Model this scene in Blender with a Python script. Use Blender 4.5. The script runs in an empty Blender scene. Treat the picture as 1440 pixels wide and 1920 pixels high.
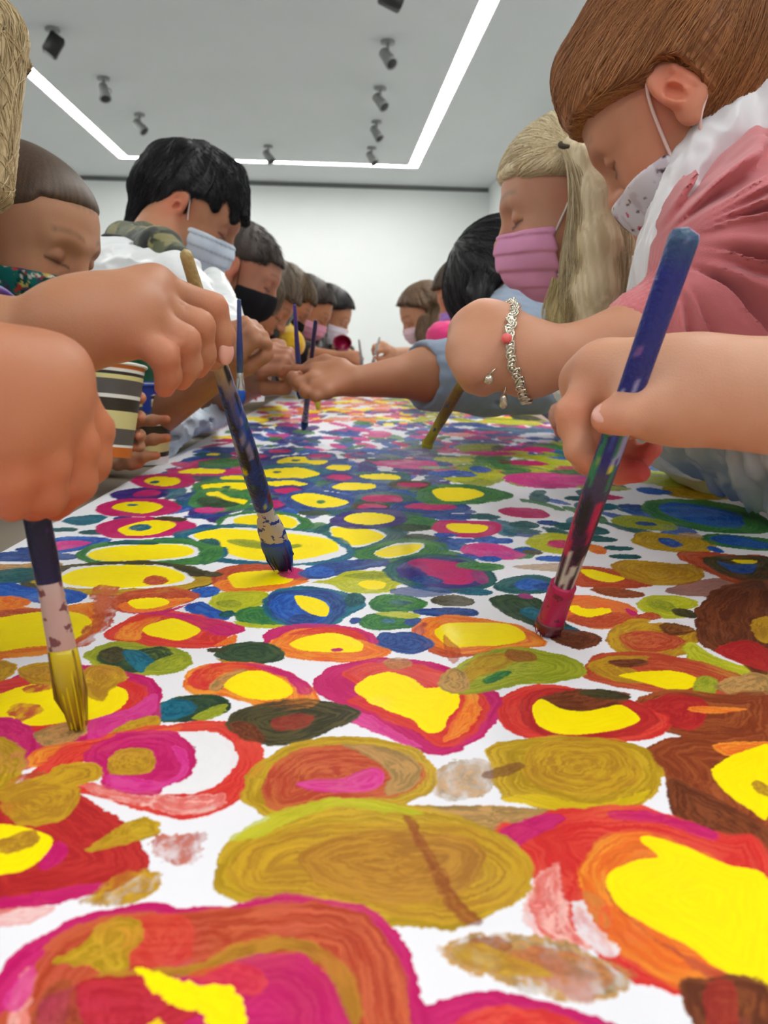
import bpy, bmesh, math, random
import numpy as np
from mathutils import Vector, Matrix

SC = bpy.context.scene
COL = SC.collection
PI = math.pi

# ------------------------------------------------------------------ camera
TABLE_Z = 0.72            # top of the paper
EYE = 0.17                # the phone is held 17 cm above the paper
FPX = 1500.0
CAM_POS = np.array([0.0, 0.0, TABLE_Z + EYE])

def unit(v):
    v = np.asarray(v, float)
    return v / np.linalg.norm(v)

def camera_axes():
    # table direction (+Y) expressed in the camera frame (right, up, forward)
    n = unit([-30.0 / FPX, 309.0 / FPX, 1.0])
    t = np.array([math.cos(math.radians(1.0)), -math.sin(math.radians(1.0)), 0.0])
    t = unit(t - n * np.dot(t, n))          # world X in camera frame
    up = np.cross(n, t)                      # left-handed frame (right, up, forward)
    if up[1] < 0: up = -up
    M = np.array([t, n, up])                 # rows: world X, Y, Z in camera frame
    return M[:, 0], M[:, 1], M[:, 2]         # right, up, forward as world vectors
RIGHT, UP, FWD = camera_axes()

cam_data = bpy.data.cameras.new('camera')
cam = bpy.data.objects.new('camera', cam_data)
COL.objects.link(cam)
cam.matrix_world = Matrix(((RIGHT[0], UP[0], -FWD[0], CAM_POS[0]),
                           (RIGHT[1], UP[1], -FWD[1], CAM_POS[1]),
                           (RIGHT[2], UP[2], -FWD[2], CAM_POS[2]),
                           (0, 0, 0, 1)))
cam_data.sensor_fit = 'HORIZONTAL'
cam_data.sensor_width = 4.8
cam_data.lens = 4.8 * FPX / 1440.0
cam_data.clip_start = 0.01
cam_data.clip_end = 60
cam_data.dof.use_dof = True
cam_data.dof.focus_distance = 0.56
cam_data.dof.aperture_fstop = 2.3
SC.camera = cam

# ------------------------------------------------------------------ world, exposure
SC.view_settings.view_transform = 'Standard'
SC.view_settings.look = 'None'
SC.view_settings.gamma = 1.0
SC.view_settings.use_curve_mapping = False
SC.view_settings.exposure = 0.12
world = bpy.data.worlds.new('world')
SC.world = world
world.use_nodes = True
world.node_tree.nodes['Background'].inputs[0].default_value = (0.86, 0.94, 1.0, 1)
world.node_tree.nodes['Background'].inputs[1].default_value = 0.5
STRIP_POWER = 30.0

# ------------------------------------------------------------------ pixel -> place helpers
def ray(px, py):
    return FWD + RIGHT * ((px - 720.0) / FPX) + UP * ((960.0 - py) / FPX)
def P(px, py, Y):
    d = ray(px, py)
    return CAM_POS + d * (Y / d[1])
def on_table(px, py, z=TABLE_Z):
    d = ray(px, py)
    return CAM_POS + d * ((z - CAM_POS[2]) / d[2])

def lin(c):
    c = np.asarray(c, float) / 255.0
    return np.where(c <= 0.04045, c / 12.92, ((c + 0.055) / 1.055) ** 2.4)

# ------------------------------------------------------------------ object helpers
def tag(o, label=None, cat=None, group=None, kind=None):
    if label: o['label'] = label
    if cat: o['category'] = cat
    if group: o['group'] = group
    if kind: o['kind'] = kind
    return o
def empty(name, loc, label=None, cat=None, group=None):
    o = bpy.data.objects.new(name, None)
    o.location = Vector(loc)
    o.empty_display_size = 0.05
    COL.objects.link(o)
    return tag(o, label, cat, group)
def adopt(o, parent):
    if parent is not None:
        o.parent = parent
        o.matrix_parent_inverse = Matrix.Identity(4)
        o.location = -Vector(parent.location) if parent.parent is None else Vector((0, 0, 0))
    return o
def mesh_obj(name, verts, faces, mat, parent=None, colors=None, smooth=True):
    me = bpy.data.meshes.new(name)
    verts = np.asarray(verts, np.float32)
    faces = np.asarray(faces) if not isinstance(faces, list) else faces
    if isinstance(faces, np.ndarray):
        nf, k = faces.shape
        me.vertices.add(len(verts)); me.vertices.foreach_set('co', verts.ravel())
        me.loops.add(nf * k); me.loops.foreach_set('vertex_index', faces.astype(np.int32).ravel())
        me.polygons.add(nf)
        me.polygons.foreach_set('loop_start', np.arange(0, nf * k, k, dtype=np.int32))
        me.polygons.foreach_set('loop_total', np.full(nf, k, np.int32))
        me.update(calc_edges=True)
    else:
        me.from_pydata(verts.tolist(), [], faces)
        me.update()
    if smooth:
        me.polygons.foreach_set('use_smooth', np.ones(len(me.polygons), bool))
    if colors is not None:
        a = me.color_attributes.new('Col', 'FLOAT_COLOR', 'POINT')
        c = np.ones((len(verts), 4), np.float32); c[:, :3] = colors
        a.data.foreach_set('color', c.ravel())
    if mat: me.materials.append(mat)
    o = bpy.data.objects.new(name, me)
    COL.objects.link(o)
    return adopt(o, parent)

class MB:
    """collects boxes, tubes, lathes into one mesh with a per-vertex colour"""
    def __init__(s): s.v = []; s.f = []; s.c = []
    def add(s, v, f, c=(1, 1, 1)):
        n = len(s.v)
        s.v += [tuple(p) for p in v]
        s.f += [tuple(i + n for i in q) for q in f]
        c = np.asarray(c, float)
        if c.ndim == 1: s.c += [tuple(c)] * len(v)
        else: s.c += [tuple(q) for q in c]
        return s
    def box(s, c, d, R=None, col=(1, 1, 1), bev=0.0):
        bm = bmesh.new(); bmesh.ops.create_cube(bm, size=1.0)
        for v in bm.verts: v.co = Vector((v.co.x * d[0], v.co.y * d[1], v.co.z * d[2]))
        if bev > 0: bmesh.ops.bevel(bm, geom=bm.edges[:] , offset=bev, segments=2, affect='EDGES')
        bm.verts.index_update()
        R = np.eye(3) if R is None else np.asarray(R)
        v = [np.asarray(c) + R @ np.array(v.co) for v in bm.verts]
        f = [[q.index for q in p.verts] for p in bm.faces]
        bm.free()
        return s.add(v, f, col)
    def tube(s, pts, radii, n=12, col=(1, 1, 1), flat=None, side=None, caps=True, cols=None):
        """swept tube; flat = per-point squash across 'side'"""
        pts = [np.asarray(p, float) for p in pts]
        m = len(pts)
        radii = [radii] * m if np.isscalar(radii) else list(radii)
        flat = [1.0] * m if flat is None else flat
        v = []; c = []
        ref = np.asarray(side if side is not None else (0.137, 0.31, 0.94), float)
        for i in range(m):
            t = unit(pts[min(i + 1, m - 1)] - pts[max(i - 1, 0)])
            a = ref - t * np.dot(ref, t)
            if np.linalg.norm(a) < 1e-4: a = np.array([1.0, 0, 0]) - t * t[0]
            a = unit(a); ref = a if side is None else ref
            b = np.cross(t, a)
            for k in range(n):
                th = 2 * PI * k / n
                v.append(pts[i] + a * math.cos(th) * radii[i] + b * math.sin(th) * radii[i] * flat[i])
                c.append(col if cols is None else cols[i])
        f = []
        for i in range(m - 1):
            for k in range(n):
                k2 = (k + 1) % n
                f.append((i * n + k, i * n + k2, (i + 1) * n + k2, (i + 1) * n + k))
        if caps:
            f.append(tuple(range(n))[::-1]); f.append(tuple((m - 1) * n + k for k in range(n)))
        return s.add(v, f, np.array(c))
    def build(s, name, mat, parent=None, smooth=True, use_col=True):
        o = mesh_obj(name, s.v, s.f, mat, parent, np.array(s.c) if use_col else None, smooth)
        return o

# ------------------------------------------------------------------ noise
def _hash(*k):
    h = np.zeros(k[0].shape, np.uint32)
    for i, a in enumerate(k):
        h ^= a.astype(np.int64).astype(np.uint32) * np.uint32((0x9E3779B1, 0x85EBCA77, 0xC2B2AE3D)[i])
        h = (h ^ (h >> np.uint32(15))) * np.uint32(0x2C1B3C6D)
    h ^= h >> np.uint32(13); h *= np.uint32(0x297A2D39); h ^= h >> np.uint32(16)
    return h.astype(np.float64) / 4294967295.0
def noise(*q, seed=0):
    q = [np.asarray(a, float) + seed * 17.37 for a in q]
    fl = [np.floor(a) for a in q]
    w = [a - b for a, b in zip(q, fl)]
    w = [a * a * (3 - 2 * a) for a in w]
    out = 0
    n = len(q)
    for m in range(1 << n):
        wt = 1; idx = []
        for i in range(n):
            b = (m >> i) & 1
            wt = wt * (w[i] if b else 1 - w[i])
            idx.append(fl[i] + b)
        out = out + wt * _hash(*idx)
    return out
def fbm(*q, seed=0, oct=3):
    s = 0; a = 1; t = 0
    for o in range(oct):
        s = s + a * noise(*[x * 2 ** o for x in q], seed=seed + o * 7); t += a; a *= .5
    return s / t
def sstep(a, b, x):
    t = np.clip((x - a) / (b - a), 0, 1)
    return t * t * (3 - 2 * t)

# ------------------------------------------------------------------ materials
def new_mat(name):
    m = bpy.data.materials.new(name); m.use_nodes = True
    nt = m.node_tree
    return m, nt, nt.nodes['Principled BSDF']
def mat(name, rgb, rough=0.6, bump=0.0, bscale=200, metal=0.0, sss=0.0, var=0.0, vscale=8.0, spec=0.5, sheen=0.0,
        trans=0.0, vcol=False, coat=0.0, stretch=None):
    """rgb 0-255; procedural mottling (var) and bump from noise in object space"""
    m, nt, b = new_mat(name)
    N = nt.nodes; L = nt.links
    b.inputs['Roughness'].default_value = rough
    b.inputs['Metallic'].default_value = metal
    b.inputs['Specular IOR Level'].default_value = spec
    b.inputs['Sheen Weight'].default_value = sheen
    b.inputs['Coat Weight'].default_value = coat
    if trans: b.inputs['Transmission Weight'].default_value = trans
    if sss:
        b.inputs['Subsurface Weight'].default_value = sss
        b.inputs['Subsurface Radius'].default_value = (0.5, 0.2, 0.1)
        b.inputs['Subsurface Scale'].default_value = 0.012
    col = tuple(lin(rgb)) + (1,)
    if vcol:
        at = N.new('ShaderNodeVertexColor'); at.layer_name = 'Col'; src = at.outputs[0]
    else:
        r = N.new('ShaderNodeRGB'); r.outputs[0].default_value = col; src = r.outputs[0]
    tc = N.new('ShaderNodeTexCoord')
    vec = tc.outputs['Object']
    if stretch:
        mp = N.new('ShaderNodeMapping'); mp.inputs['Scale'].default_value = stretch
        L.new(vec, mp.inputs[0]); vec = mp.outputs[0]
    if var:
        n = N.new('ShaderNodeTexNoise'); n.inputs['Scale'].default_value = vscale; n.inputs['Detail'].default_value = 4
        L.new(vec, n.inputs['Vector'])
        mr = N.new('ShaderNodeMapRange'); mr.inputs[1].default_value = .3; mr.inputs[2].default_value = .7
        mr.inputs[3].default_value = 1 - var; mr.inputs[4].default_value = 1 + var
        L.new(n.outputs[0], mr.inputs[0])
        mx = N.new('ShaderNodeMix'); mx.data_type = 'RGBA'; mx.blend_type = 'MULTIPLY'; mx.inputs[0].default_value = 1
        L.new(src, mx.inputs[6]); L.new(mr.outputs[0], mx.inputs[7]); src = mx.outputs[2]
    L.new(src, b.inputs['Base Color'])
    if bump:
        n = N.new('ShaderNodeTexNoise'); n.inputs['Scale'].default_value = bscale; n.inputs['Detail'].default_value = 3
        L.new(vec, n.inputs['Vector'])
        bp = N.new('ShaderNodeBump'); bp.inputs['Strength'].default_value = bump; bp.inputs['Distance'].default_value = 0.002
        L.new(n.outputs[0], bp.inputs['Height']); L.new(bp.outputs[0], b.inputs['Normal'])
    return m

# =================================================================== room
M_WALL = mat('white_wall_paint', (236, 239, 238), .9, bump=.1, bscale=120, var=.01, vscale=2)
M_CEIL = mat('white_ceiling_paint', (216, 219, 220), .95, bump=.1, bscale=120, var=.015, vscale=1.5)
M_FLOOR = mat('grey_floor', (150, 150, 146), .5, var=.06, vscale=3)
M_GAP = mat('shadow_gap', (120, 122, 122), .9, var=.05)
CEIL_Z = CAM_POS[2] + 2.3
# the room's own axis is turned a little against the table
def room_axes():
    d = ray(620, 649.8); d[2] = 0; d = unit(d)
    return d, np.array([d[1], -d[0], 0.0])
RY, RX = room_axes()
def room(x, y, z): return RX * x + RY * y + np.array([0, 0, z])
def on_ceiling(px, py, z=None):
    d = ray(px, py); return CAM_POS + d * (((z or CEIL_Z) - CAM_POS[2]) / d[2])
def rc(p): return float(np.dot(p[:2], RX[:2])), float(np.dot(p[:2], RY[:2]))   # world -> room plan coordinates
def slab(name, x0, x1, y0, y1, z0, z1, m):
    b = MB(); v = [room(x, y, z) for x in (x0, x1) for y in (y0, y1) for z in (z0, z1)]
    f = [(0, 1, 3, 2), (4, 6, 7, 5), (0, 4, 5, 1), (2, 3, 7, 6), (0, 2, 6, 4), (1, 5, 7, 3)]
    b.add(v, f); o = b.build(name, m, smooth=False); return tag(o, kind='structure')

far_y = rc(on_ceiling(560, 341))[1]
right_x = rc(on_ceiling(917, 352))[0]
left_x = -4.6
back_y = -5.0
slab('floor', left_x - .2, right_x + .2, back_y, far_y + .2, -.1, 0, M_FLOOR)
# far wall and right wall stop below a dark shadow gap
slab('wall_far', left_x, right_x, far_y, far_y + .2, 0, CEIL_Z - .065, M_WALL)
slab('trim_1', left_x, right_x, far_y + .03, far_y + .2, CEIL_Z - .065, CEIL_Z, M_GAP)
slab('wall_right', right_x, right_x + .2, -1.2, far_y + .2, 0, CEIL_Z, M_WALL)
slab('wall_left', left_x - .2, left_x, back_y, far_y + .2, 0, CEIL_Z, M_WALL)
# ceiling: four panels around the recessed light channel are one slab with a groove; build as plates
x_l = rc(on_ceiling(232, 296))[0]; x_r = rc(on_ceiling(776, 310))[0]; y_f = rc(on_ceiling(500, 304))[1]
W_ST = .125
y_b = y_f - 13.2          # the light rectangle closes behind the camera
def ceiling():
    b = MB()
    def pl(x0, x1, y0, y1, z0=CEIL_Z, z1=CEIL_Z + .15):
        v = [room(x, y, z) for x in (x0, x1) for y in (y0, y1) for z in (z0, z1)]
        b.add(v, [(0, 1, 3, 2), (4, 6, 7, 5), (0, 4, 5, 1), (2, 3, 7, 6), (0, 2, 6, 4), (1, 5, 7, 3)])
    h = W_ST / 2
    pl(left_x - .2, x_l - h, back_y, far_y + .2)
    pl(x_r + h, right_x + .2, back_y, far_y + .2)
    pl(x_l - h, x_r + h, y_f + h, far_y + .2)
    pl(x_l - h, x_r + h, back_y, y_b - h)
    pl(x_l + h, x_r - h, y_b + h, y_f - h)
    pl(left_x - .2, right_x + .2, back_y, far_y + .2, CEIL_Z + .15, CEIL_Z + .2)
    return tag(b.build('ceiling', M_CEIL, smooth=False), kind='structure')
ceiling()
m, nt, bs = new_mat('led_diffuser')
bs.inputs['Base Color'].default_value = (.9, .9, .9, 1)
bs.inputs['Emission Color'].default_value = (1, .985, .95, 1)
bs.inputs['Emission Strength'].default_value = STRIP_POWER
M_LED = m
M_DARKMETAL = mat('dark_lamp_metal', (52, 52, 52), .5, metal=.3, var=.05)
M_GREYMETAL = mat('grey_lamp_metal', (150, 152, 150), .5, metal=.2, var=.05)
root = empty('ceiling_light', room((x_l + x_r) / 2, (y_f + y_b) / 2, CEIL_Z), 'glowing white linear light sunk in the ceiling as a large rectangle', 'ceiling light')
def seg(x0, x1, y0, y1, nm='light_strip'):
    b = MB(); v = [room(x, y, z) for x in (x0, x1) for y in (y0, y1) for z in (CEIL_Z + .012, CEIL_Z + .03)]
    b.add(v, [(0, 1, 3, 2), (4, 6, 7, 5), (0, 4, 5, 1), (2, 3, 7, 6), (0, 2, 6, 4), (1, 5, 7, 3)])
    b.build(nm, M_LED, root, smooth=False)
h = W_ST / 2
seg(x_l - h, x_l + h, y_b - h, y_f + h)
seg(x_r - h, x_r + h, y_b - h, y_f + h)
seg(x_l + h, x_r - h, y_f - h, y_f + h)
seg(x_l + h, x_r - h, y_b - h, y_b + h)

# ceiling spotlights
def spotlight(px, py, label, dark=False, yaw=0., tilt=50, s=1.0):
    p = on_ceiling(px, py, CEIL_Z - .1)
    base = np.array([p[0], p[1], CEIL_Z])
    r = empty('spotlight', base, label, 'spotlight', 'spotlights on the ceiling')
    mt = M_DARKMETAL if dark else M_GREYMETAL
    b = MB(); b.tube([base, base + [0, 0, -.006], base + [0, 0, -.022], base + [0, 0, -.024]], [.05 * s, .055 * s, .055 * s, .0], n=24); b.build('ceiling_plate', M_GREYMETAL, r)
    b = MB(); b.tube([base + [0, 0, -.02], base + [0, 0, -.07]], .012 * s, n=12)
    a = math.radians(yaw); d = np.array([math.cos(a), math.sin(a), 0]); sd = np.array([-d[1], d[0], 0])
    c = base + [0, 0, -.12 * s]
    b.tube([base + [0, 0, -.07], c + sd * .06 * s + [0, 0, .03], c + sd * .062 * s], .006 * s, n=8)
    b.build('bracket', mt, r)
    t = math.radians(tilt); ax = d * math.cos(t) + np.array([0, 0, -math.sin(t)])
    b = MB()
    if dark:
        u3 = np.cross(sd, ax); R = np.array([ax, sd, u3]).T
        b.box(c, (.15 * s, .11 * s, .11 * s), R, bev=.008)
    else:
        b.tube([c - ax * .075 * s, c - ax * .07 * s, c - ax * .01 * s, c + ax * .06 * s, c + ax * .075 * s, c + ax * .07 * s], [.025 * s, .04 * s, .043 * s, .052 * s, .054 * s, .045 * s], n=20)
    b.build('lamp_housing', mt, r)
    b = MB(); b.tube([c + ax * .076 * s, c + ax * .078 * s], [.04 * s, .036 * s], n=20, caps=True); b.build('lens', M_GREYMETAL if dark else M_DARKMETAL, r)
spotlight(100, 80, 'dark boxy spotlight on the ceiling beside the left light strip, darkest of the spotlights', True, 200, 60, 1.0)
spotlight(195, 168, 'pale spotlight on the ceiling, second from the front in the left row', yaw=-60, tilt=60)
spotlight(262, 233, 'pale spotlight on the ceiling above the black-haired boy, third of the left row', yaw=-20, tilt=45)
spotlight(503, 290, 'small pale spotlight just in front of the far light strip, left of centre', yaw=-30, tilt=50)
spotlight(727, 103, 'grey spotlight on the ceiling, front and largest of the right-hand row', yaw=-50, tilt=45)
spotlight(713, 186, 'grey spotlight on the ceiling, second from the front in the right-hand row', yaw=-40, tilt=45)
spotlight(706, 246, 'small pale spotlight on the ceiling, third from the front in the right-hand row', yaw=-40, tilt=50)
spotlight(697, 293, 'small pale spotlight just in front of the far light strip, rightmost along that strip', yaw=-40, tilt=50)
spotlight(735, -12, 'dark spotlight on the ceiling cut off by the top edge of the picture', True, 10, 20)

# =================================================================== table, paper and the painting
PX0 = on_table(0, 1037)[0]; PX1 = on_table(1440, 961)[0]
PY0, PY1 = -.25, 4.6
M_TABLE = mat('beige_table', (176, 165, 146), .45, var=.05, vscale=6, bump=.05)
M_LEG = mat('steel_leg', (120, 122, 124), .35, metal=.8, var=.03)
TX0, TX1 = PX0 - .16, PX1 + .10
for i, (y0, y1, lb) in enumerate(((-.4, 1.28, 'beige table nearest the camera under the painted paper'),
                                  (1.285, 2.96, 'beige table behind the nearest one, under the middle of the paper'),
                                  (2.965, 4.66, 'beige table at the far end of the row under the blank white paper'))):
    t = empty('table', ((TX0 + TX1) / 2, (y0 + y1) / 2, 0), lb, 'table', 'row of beige tables')
    MB().box(((TX0 + TX1) / 2, (y0 + y1) / 2, TABLE_Z - .0135), (TX1 - TX0, y1 - y0, .025), bev=.004).build('tabletop', M_TABLE, t)
    for sx in (TX0 + .05, TX1 - .05):
        for sy in (y0 + .06, y1 - .06):
            MB().tube([(sx, sy, 0), (sx, sy, TABLE_Z - .026)], .018, n=14).build('leg', M_LEG, t)

PAL = {  # main colour, streak colour, streak amount
 'Y': ((255, 234, 0), (252, 218, 4), .35), 'M': ((186, 22, 96), (212, 52, 120), .5), 'P': ((206, 40, 130), (222, 90, 160), .5),
 'R': ((206, 44, 42), (226, 84, 66), .6), 'r': ((168, 34, 38), (196, 56, 50), .6), 'O': ((226, 104, 36), (238, 150, 52), .8),
 'o': ((214, 128, 60), (232, 90, 50), .8), 'H': ((170, 124, 34), (198, 156, 36), .9), 'h': ((160, 108, 32), (186, 134, 42), .8),
 'B': ((128, 56, 30), (160, 84, 44), .9), 'b': ((92, 44, 26), (128, 70, 40), .8), 'K': ((34, 60, 44), (64, 88, 56), .7),
 'k': ((54, 52, 34), (92, 84, 48), .7), 'G': ((38, 104, 62), (80, 140, 64), .8), 'L': ((172, 178, 24), (204, 206, 60), .6),
 'l': ((132, 146, 34), (170, 174, 48), .8), 'U': ((22, 70, 158), (52, 112, 196), .7), 'u': ((26, 56, 120), (60, 96, 160), .7),
 'T': ((14, 84, 110), (40, 120, 140), .8), 't': ((22, 74, 84), (46, 110, 104), .7), 'N': ((44, 34, 104), (70, 54, 140), .6),
 'W': ((236, 236, 240), (228, 230, 236), .2), 'E': ((228, 134, 126), (238, 186, 178), .8), 'C': ((150, 120, 70), (196, 150, 90), .9),
 'D': ((172, 62, 38), (200, 96, 60), .8), 'q': ((160, 60, 110), (130, 50, 120), .6), 'a': ((168, 134, 24), (200, 164, 40), .9),
}
BL = []   # (key, points px, alpha, raggedness)
def B(k, s, al=1.0, rag=.6):
    q = [float(a) for a in s.replace(',', ' ').split()]
    BL.append((k, [on_table(q[i], q[i + 1])[:2] for i in range(0, len(q), 2)], al, rag))
def D(k, cx, cy, w, h, al=1.0, rag=.5, sk=0.0):
    """small oval dab at a place on the paper"""
    a = on_table(cx, cy); l = on_table(cx - w / 2, cy); rr = on_table(cx + w / 2, cy)
    t = on_table(cx, cy - h / 2); bt = on_table(cx, cy + h / 2)
    hx = (rr[0] - l[0]) / 2; hy = (t[1] - bt[1]) / 2; cy_ = (t[1] + bt[1]) / 2
    pts = []
    for i in range(9):
        th = 2 * PI * i / 9
        r_ = RNG.uniform(.85, 1.12)
        pts.append(np.array([a[0] + hx * math.cos(th) * r_ + sk * hy * math.sin(th), cy_ + hy * math.sin(th) * r_]))
    BL.append((k, pts, al, rag))
RNG = random.Random(11)

# ---- painted rings on the parts of the sheet outside the picture
RN2 = random.Random(5)
def ring_at(x, y, s):
    ks = RN2.choice(('MRY', 'OoY', 'aHP', 'DBY', 'MPH', 'GlT', 'RDY'))
    for k, f in zip(ks, (1, .74, .46)):
        pts = [np.array([x + s * f * RN2.uniform(.86, 1.12) * math.cos(2 * PI * i / 9), y + s * .8 * f * RN2.uniform(.86, 1.12) * math.sin(2 * PI * i / 9)]) for i in range(9)]
        BL.append((k, pts, 1, .6))
yy = PY0 + .05; row = 0
while yy < 1.0:
    s = .040
    xx = PX0 + .045 + (row % 2) * .03
    while xx < PX1 - .03:
        if abs(xx - .02 * yy) > .49 * (yy * .985 + .03) + s * .75 or yy < .115:
            ring_at(xx + RN2.uniform(-.006, .006), yy + RN2.uniform(-.006, .006), s * RN2.uniform(.75, 1.05))
        xx += s * 2.15
    yy += s * 1.75; row += 1
# ---- filler dabs far to mid, by region of the sheet
def filler(n, y0, y1, keys, wpx, hpx, x0=None, x1=None, seed=1, al=.92):
    for i in range(n):
        py = RNG.uniform(y0, y1)
        yy = on_table(690, py)[1]
        X = RNG.uniform(PX0 + .02 if x0 is None else x0, PX1 - .02 if x1 is None else x1)
        px = 720 + (np.dot(np.array([X, yy, TABLE_Z]) - CAM_POS, RIGHT) / np.dot(np.array([X, yy, TABLE_Z]) - CAM_POS, FWD)) * FPX
        s = RNG.uniform(.6, 1.3)
        D(RNG.choice(keys), px, py, wpx * s, hpx * RNG.uniform(.7, 1.3) * (py - 640) / 200., al, .7, RNG.uniform(-.5, .5))
filler(330, 741, 800, 'PEOoYLUuGtqPYNMW', 30, 8)
filler(60, 752, 790, 'YOYoPE', 34, 8, PX0, .05)
filler(70, 750, 790, 'LYGLTUl', 44, 8, .1, PX1)
filler(230, 795, 850, 'PMUuNtGPUuW', 38, 10)
filler(50, 795, 830, 'UTWuM', 46, 8, .12, PX1)
filler(110, 835, 905, 'LlGLUtM', 60, 14, .07, PX1)
filler(210, 845, 905, 'uUtuNMW', 48, 11, PX0 + .03, .12)
filler(100, 900, 965, 'uUtTuG', 50, 12, PX0 + .05, .1)
filler(26, 965, 1045, 'utUTG', 60, 12, -.06, .17)
filler(24, 905, 1010, 'UtTtG', 44, 12, .16, .32)

# ---- blobs read off the photograph, far to near
# far / middle band
D('P', 765, 870, 125, 17); D('P', 1025, 900, 165, 30, rag=.3); D('M', 1010, 843, 60, 10); D('M', 985, 868, 80, 10); D('P', 920, 850, 90, 9)
D('K', 985, 783, 60, 12); D('L', 1000, 772, 90, 10); D('L', 960, 792, 120, 10); D('T', 960, 806, 150, 9); D('E', 860, 815, 60, 8)
D('k', 945, 866, 26, 9); D('G', 1075, 885, 90, 9); D('L', 1060, 868, 90, 12); D('l', 890, 880, 80, 14); D('L', 850, 862, 80, 10)
D('U', 900, 880, 44, 11); D('U', 850, 888, 90, 12); D('L', 865, 898, 60, 8)
D('G', 820, 877, 70, 6)
# left mid yellow flowers on blue
for cx, cy, w, h, ring in ((565, 865, 100, 16, 'u'), (637, 877, 48, 11, 'u'), (541, 888, 120, 22, 'T'), (713, 894, 80, 12, 't'), (440, 896, 50, 9, 'u'),
                           (535, 907, 78, 12, 'u'), (666, 912, 90, 15, 'u'), (423, 913, 96, 18, 'G')):
    D(ring, cx + 4, cy + 1, w * 1.55, h * 1.9); D('Y', cx, cy, w, h, rag=.3)
for cx, cy in ((555, 863), (520, 885), (425, 913)): D('t', cx, cy, 18, 4)
for cx, cy, w, h, ring in ((637, 895, 52, 10, 'N'), (538, 920, 52, 11, 'N'), (717, 935, 80, 14, 't'), (697, 950, 52, 11, 'k'), (517, 945, 40, 14, 'N'),
                           (398, 957, 60, 13, 'N'), (772, 909, 58, 9, 'k'), (525, 846, 44, 8, 'u'), (601, 855, 44, 8, 'u'), (480, 856, 40, 7, 'N'),
                           (985, 962, 90, 22, 'W'), (806, 950, 100, 14, 'u')):
    D(ring, cx, cy + 1, w * 1.5, h * 2.0); D('M', cx, cy, w, h, rag=.3)
B('G', '355,935 375,918 420,915 462,922 470,945 440,958 390,960 360,950'); B('Y', '385,925 410,922 430,932 462,938 458,946 440,942 400,932'); B('K', '370,935 400,930 425,938 450,945 420,952 380,950')
B('u', '520,935 560,920 620,922 665,935 650,952 600,960 550,955'); B('Y', '545,932 570,925 600,927 652,940 640,948 610,952 575,948', rag=.3); D('G', 602, 941, 16, 6)
D('K', 592, 962, 65, 11); D('t', 640, 960, 60, 8)
B('G', '780,928 810,910 880,908 960,925 940,938 900,944 820,947 790,940'); B('Y', '811,919 850,914 890,918 908,928 870,939 828,938', rag=.25)
D('t', 760, 965, 90, 10); D('G', 780, 978, 90, 20); D('K', 770, 990, 90, 14); D('K', 778, 1009, 84, 17); D('u', 850, 968, 120, 12); D('t', 910, 969, 55, 12)
B('M', '808,990 820,978 840,975 880,977 925,978 940,985 935,998 910,1006 870,1008 830,1001', rag=.3); B('Y', '836,986 850,981 880,982 913,986 910,996 885,1000 850,997', rag=.2)
D('U', 835, 1003, 50, 9); D('U', 868, 1014, 62, 9); D('U', 843, 1026, 48, 13); D('U', 940, 1014, 50, 11); D('t', 985, 984, 62, 14); D('t', 985, 996, 56, 11); D('u', 1030, 981, 44, 10); D('t', 1062, 987, 46, 16)
B('P', '863,1033 870,1023 900,1018 940,1022 978,1036 985,1043 955,1050 915,1047 880,1042', rag=.3); D('U', 875, 1045, 44, 13); D('U', 920, 1048, 46, 11)
B('L', '985,1015 1010,1002 1050,1000 1085,1012 1080,1035 1040,1038 1000,1028'); D('M', 1055, 1020, 60, 17); D('U', 990, 1033, 52, 12); D('O', 1118, 1030, 36, 20); D('U', 1040, 1048, 70, 12); D('k', 1000, 1036, 40, 9)
D('t', 1120, 995, 40, 16); D('t', 1125, 1011, 60, 11); D('t', 1160, 1028, 55, 9); D('t', 1175, 1044, 60, 10); D('u', 1190, 952, 60, 14); D('T', 1120, 950, 90, 16); D('t', 1090, 935, 60, 10)
D('L', 1240, 902, 120, 14); D('a', 1308, 925, 130, 24); D('U', 1225, 921, 66, 13); D('M', 1135, 932, 60, 11); D('l', 1130, 915, 100, 12)
B('G', '1203,948 1230,936 1320,938 1400,952 1442,975 1442,998 1360,1000 1270,986 1215,966'); B('U', '1236,948 1262,942 1310,947 1380,962 1395,978 1385,990 1335,987 1280,975 1245,962', rag=.25)
B('l', '1145,975 1165,967 1200,968 1250,978 1272,988 1250,996 1200,992 1160,985'); D('u', 1210, 982, 42, 8)
B('a', '1183,1010 1200,998 1250,1000 1330,1012 1342,1028 1310,1037 1240,1033 1195,1022'); B('U', '1233,1010 1258,1010 1280,1022 1265,1027 1242,1020'); D('U', 1342, 1031, 26, 14)
B('G', '1312,1008 1345,1001 1445,1012 1445,1032 1390,1030 1340,1022'); B('U', '1330,1008 1370,1004 1445,1020 1445,1029 1395,1026 1350,1018', rag=.3); D('C', 1295, 1005, 50, 12, .8)
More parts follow.
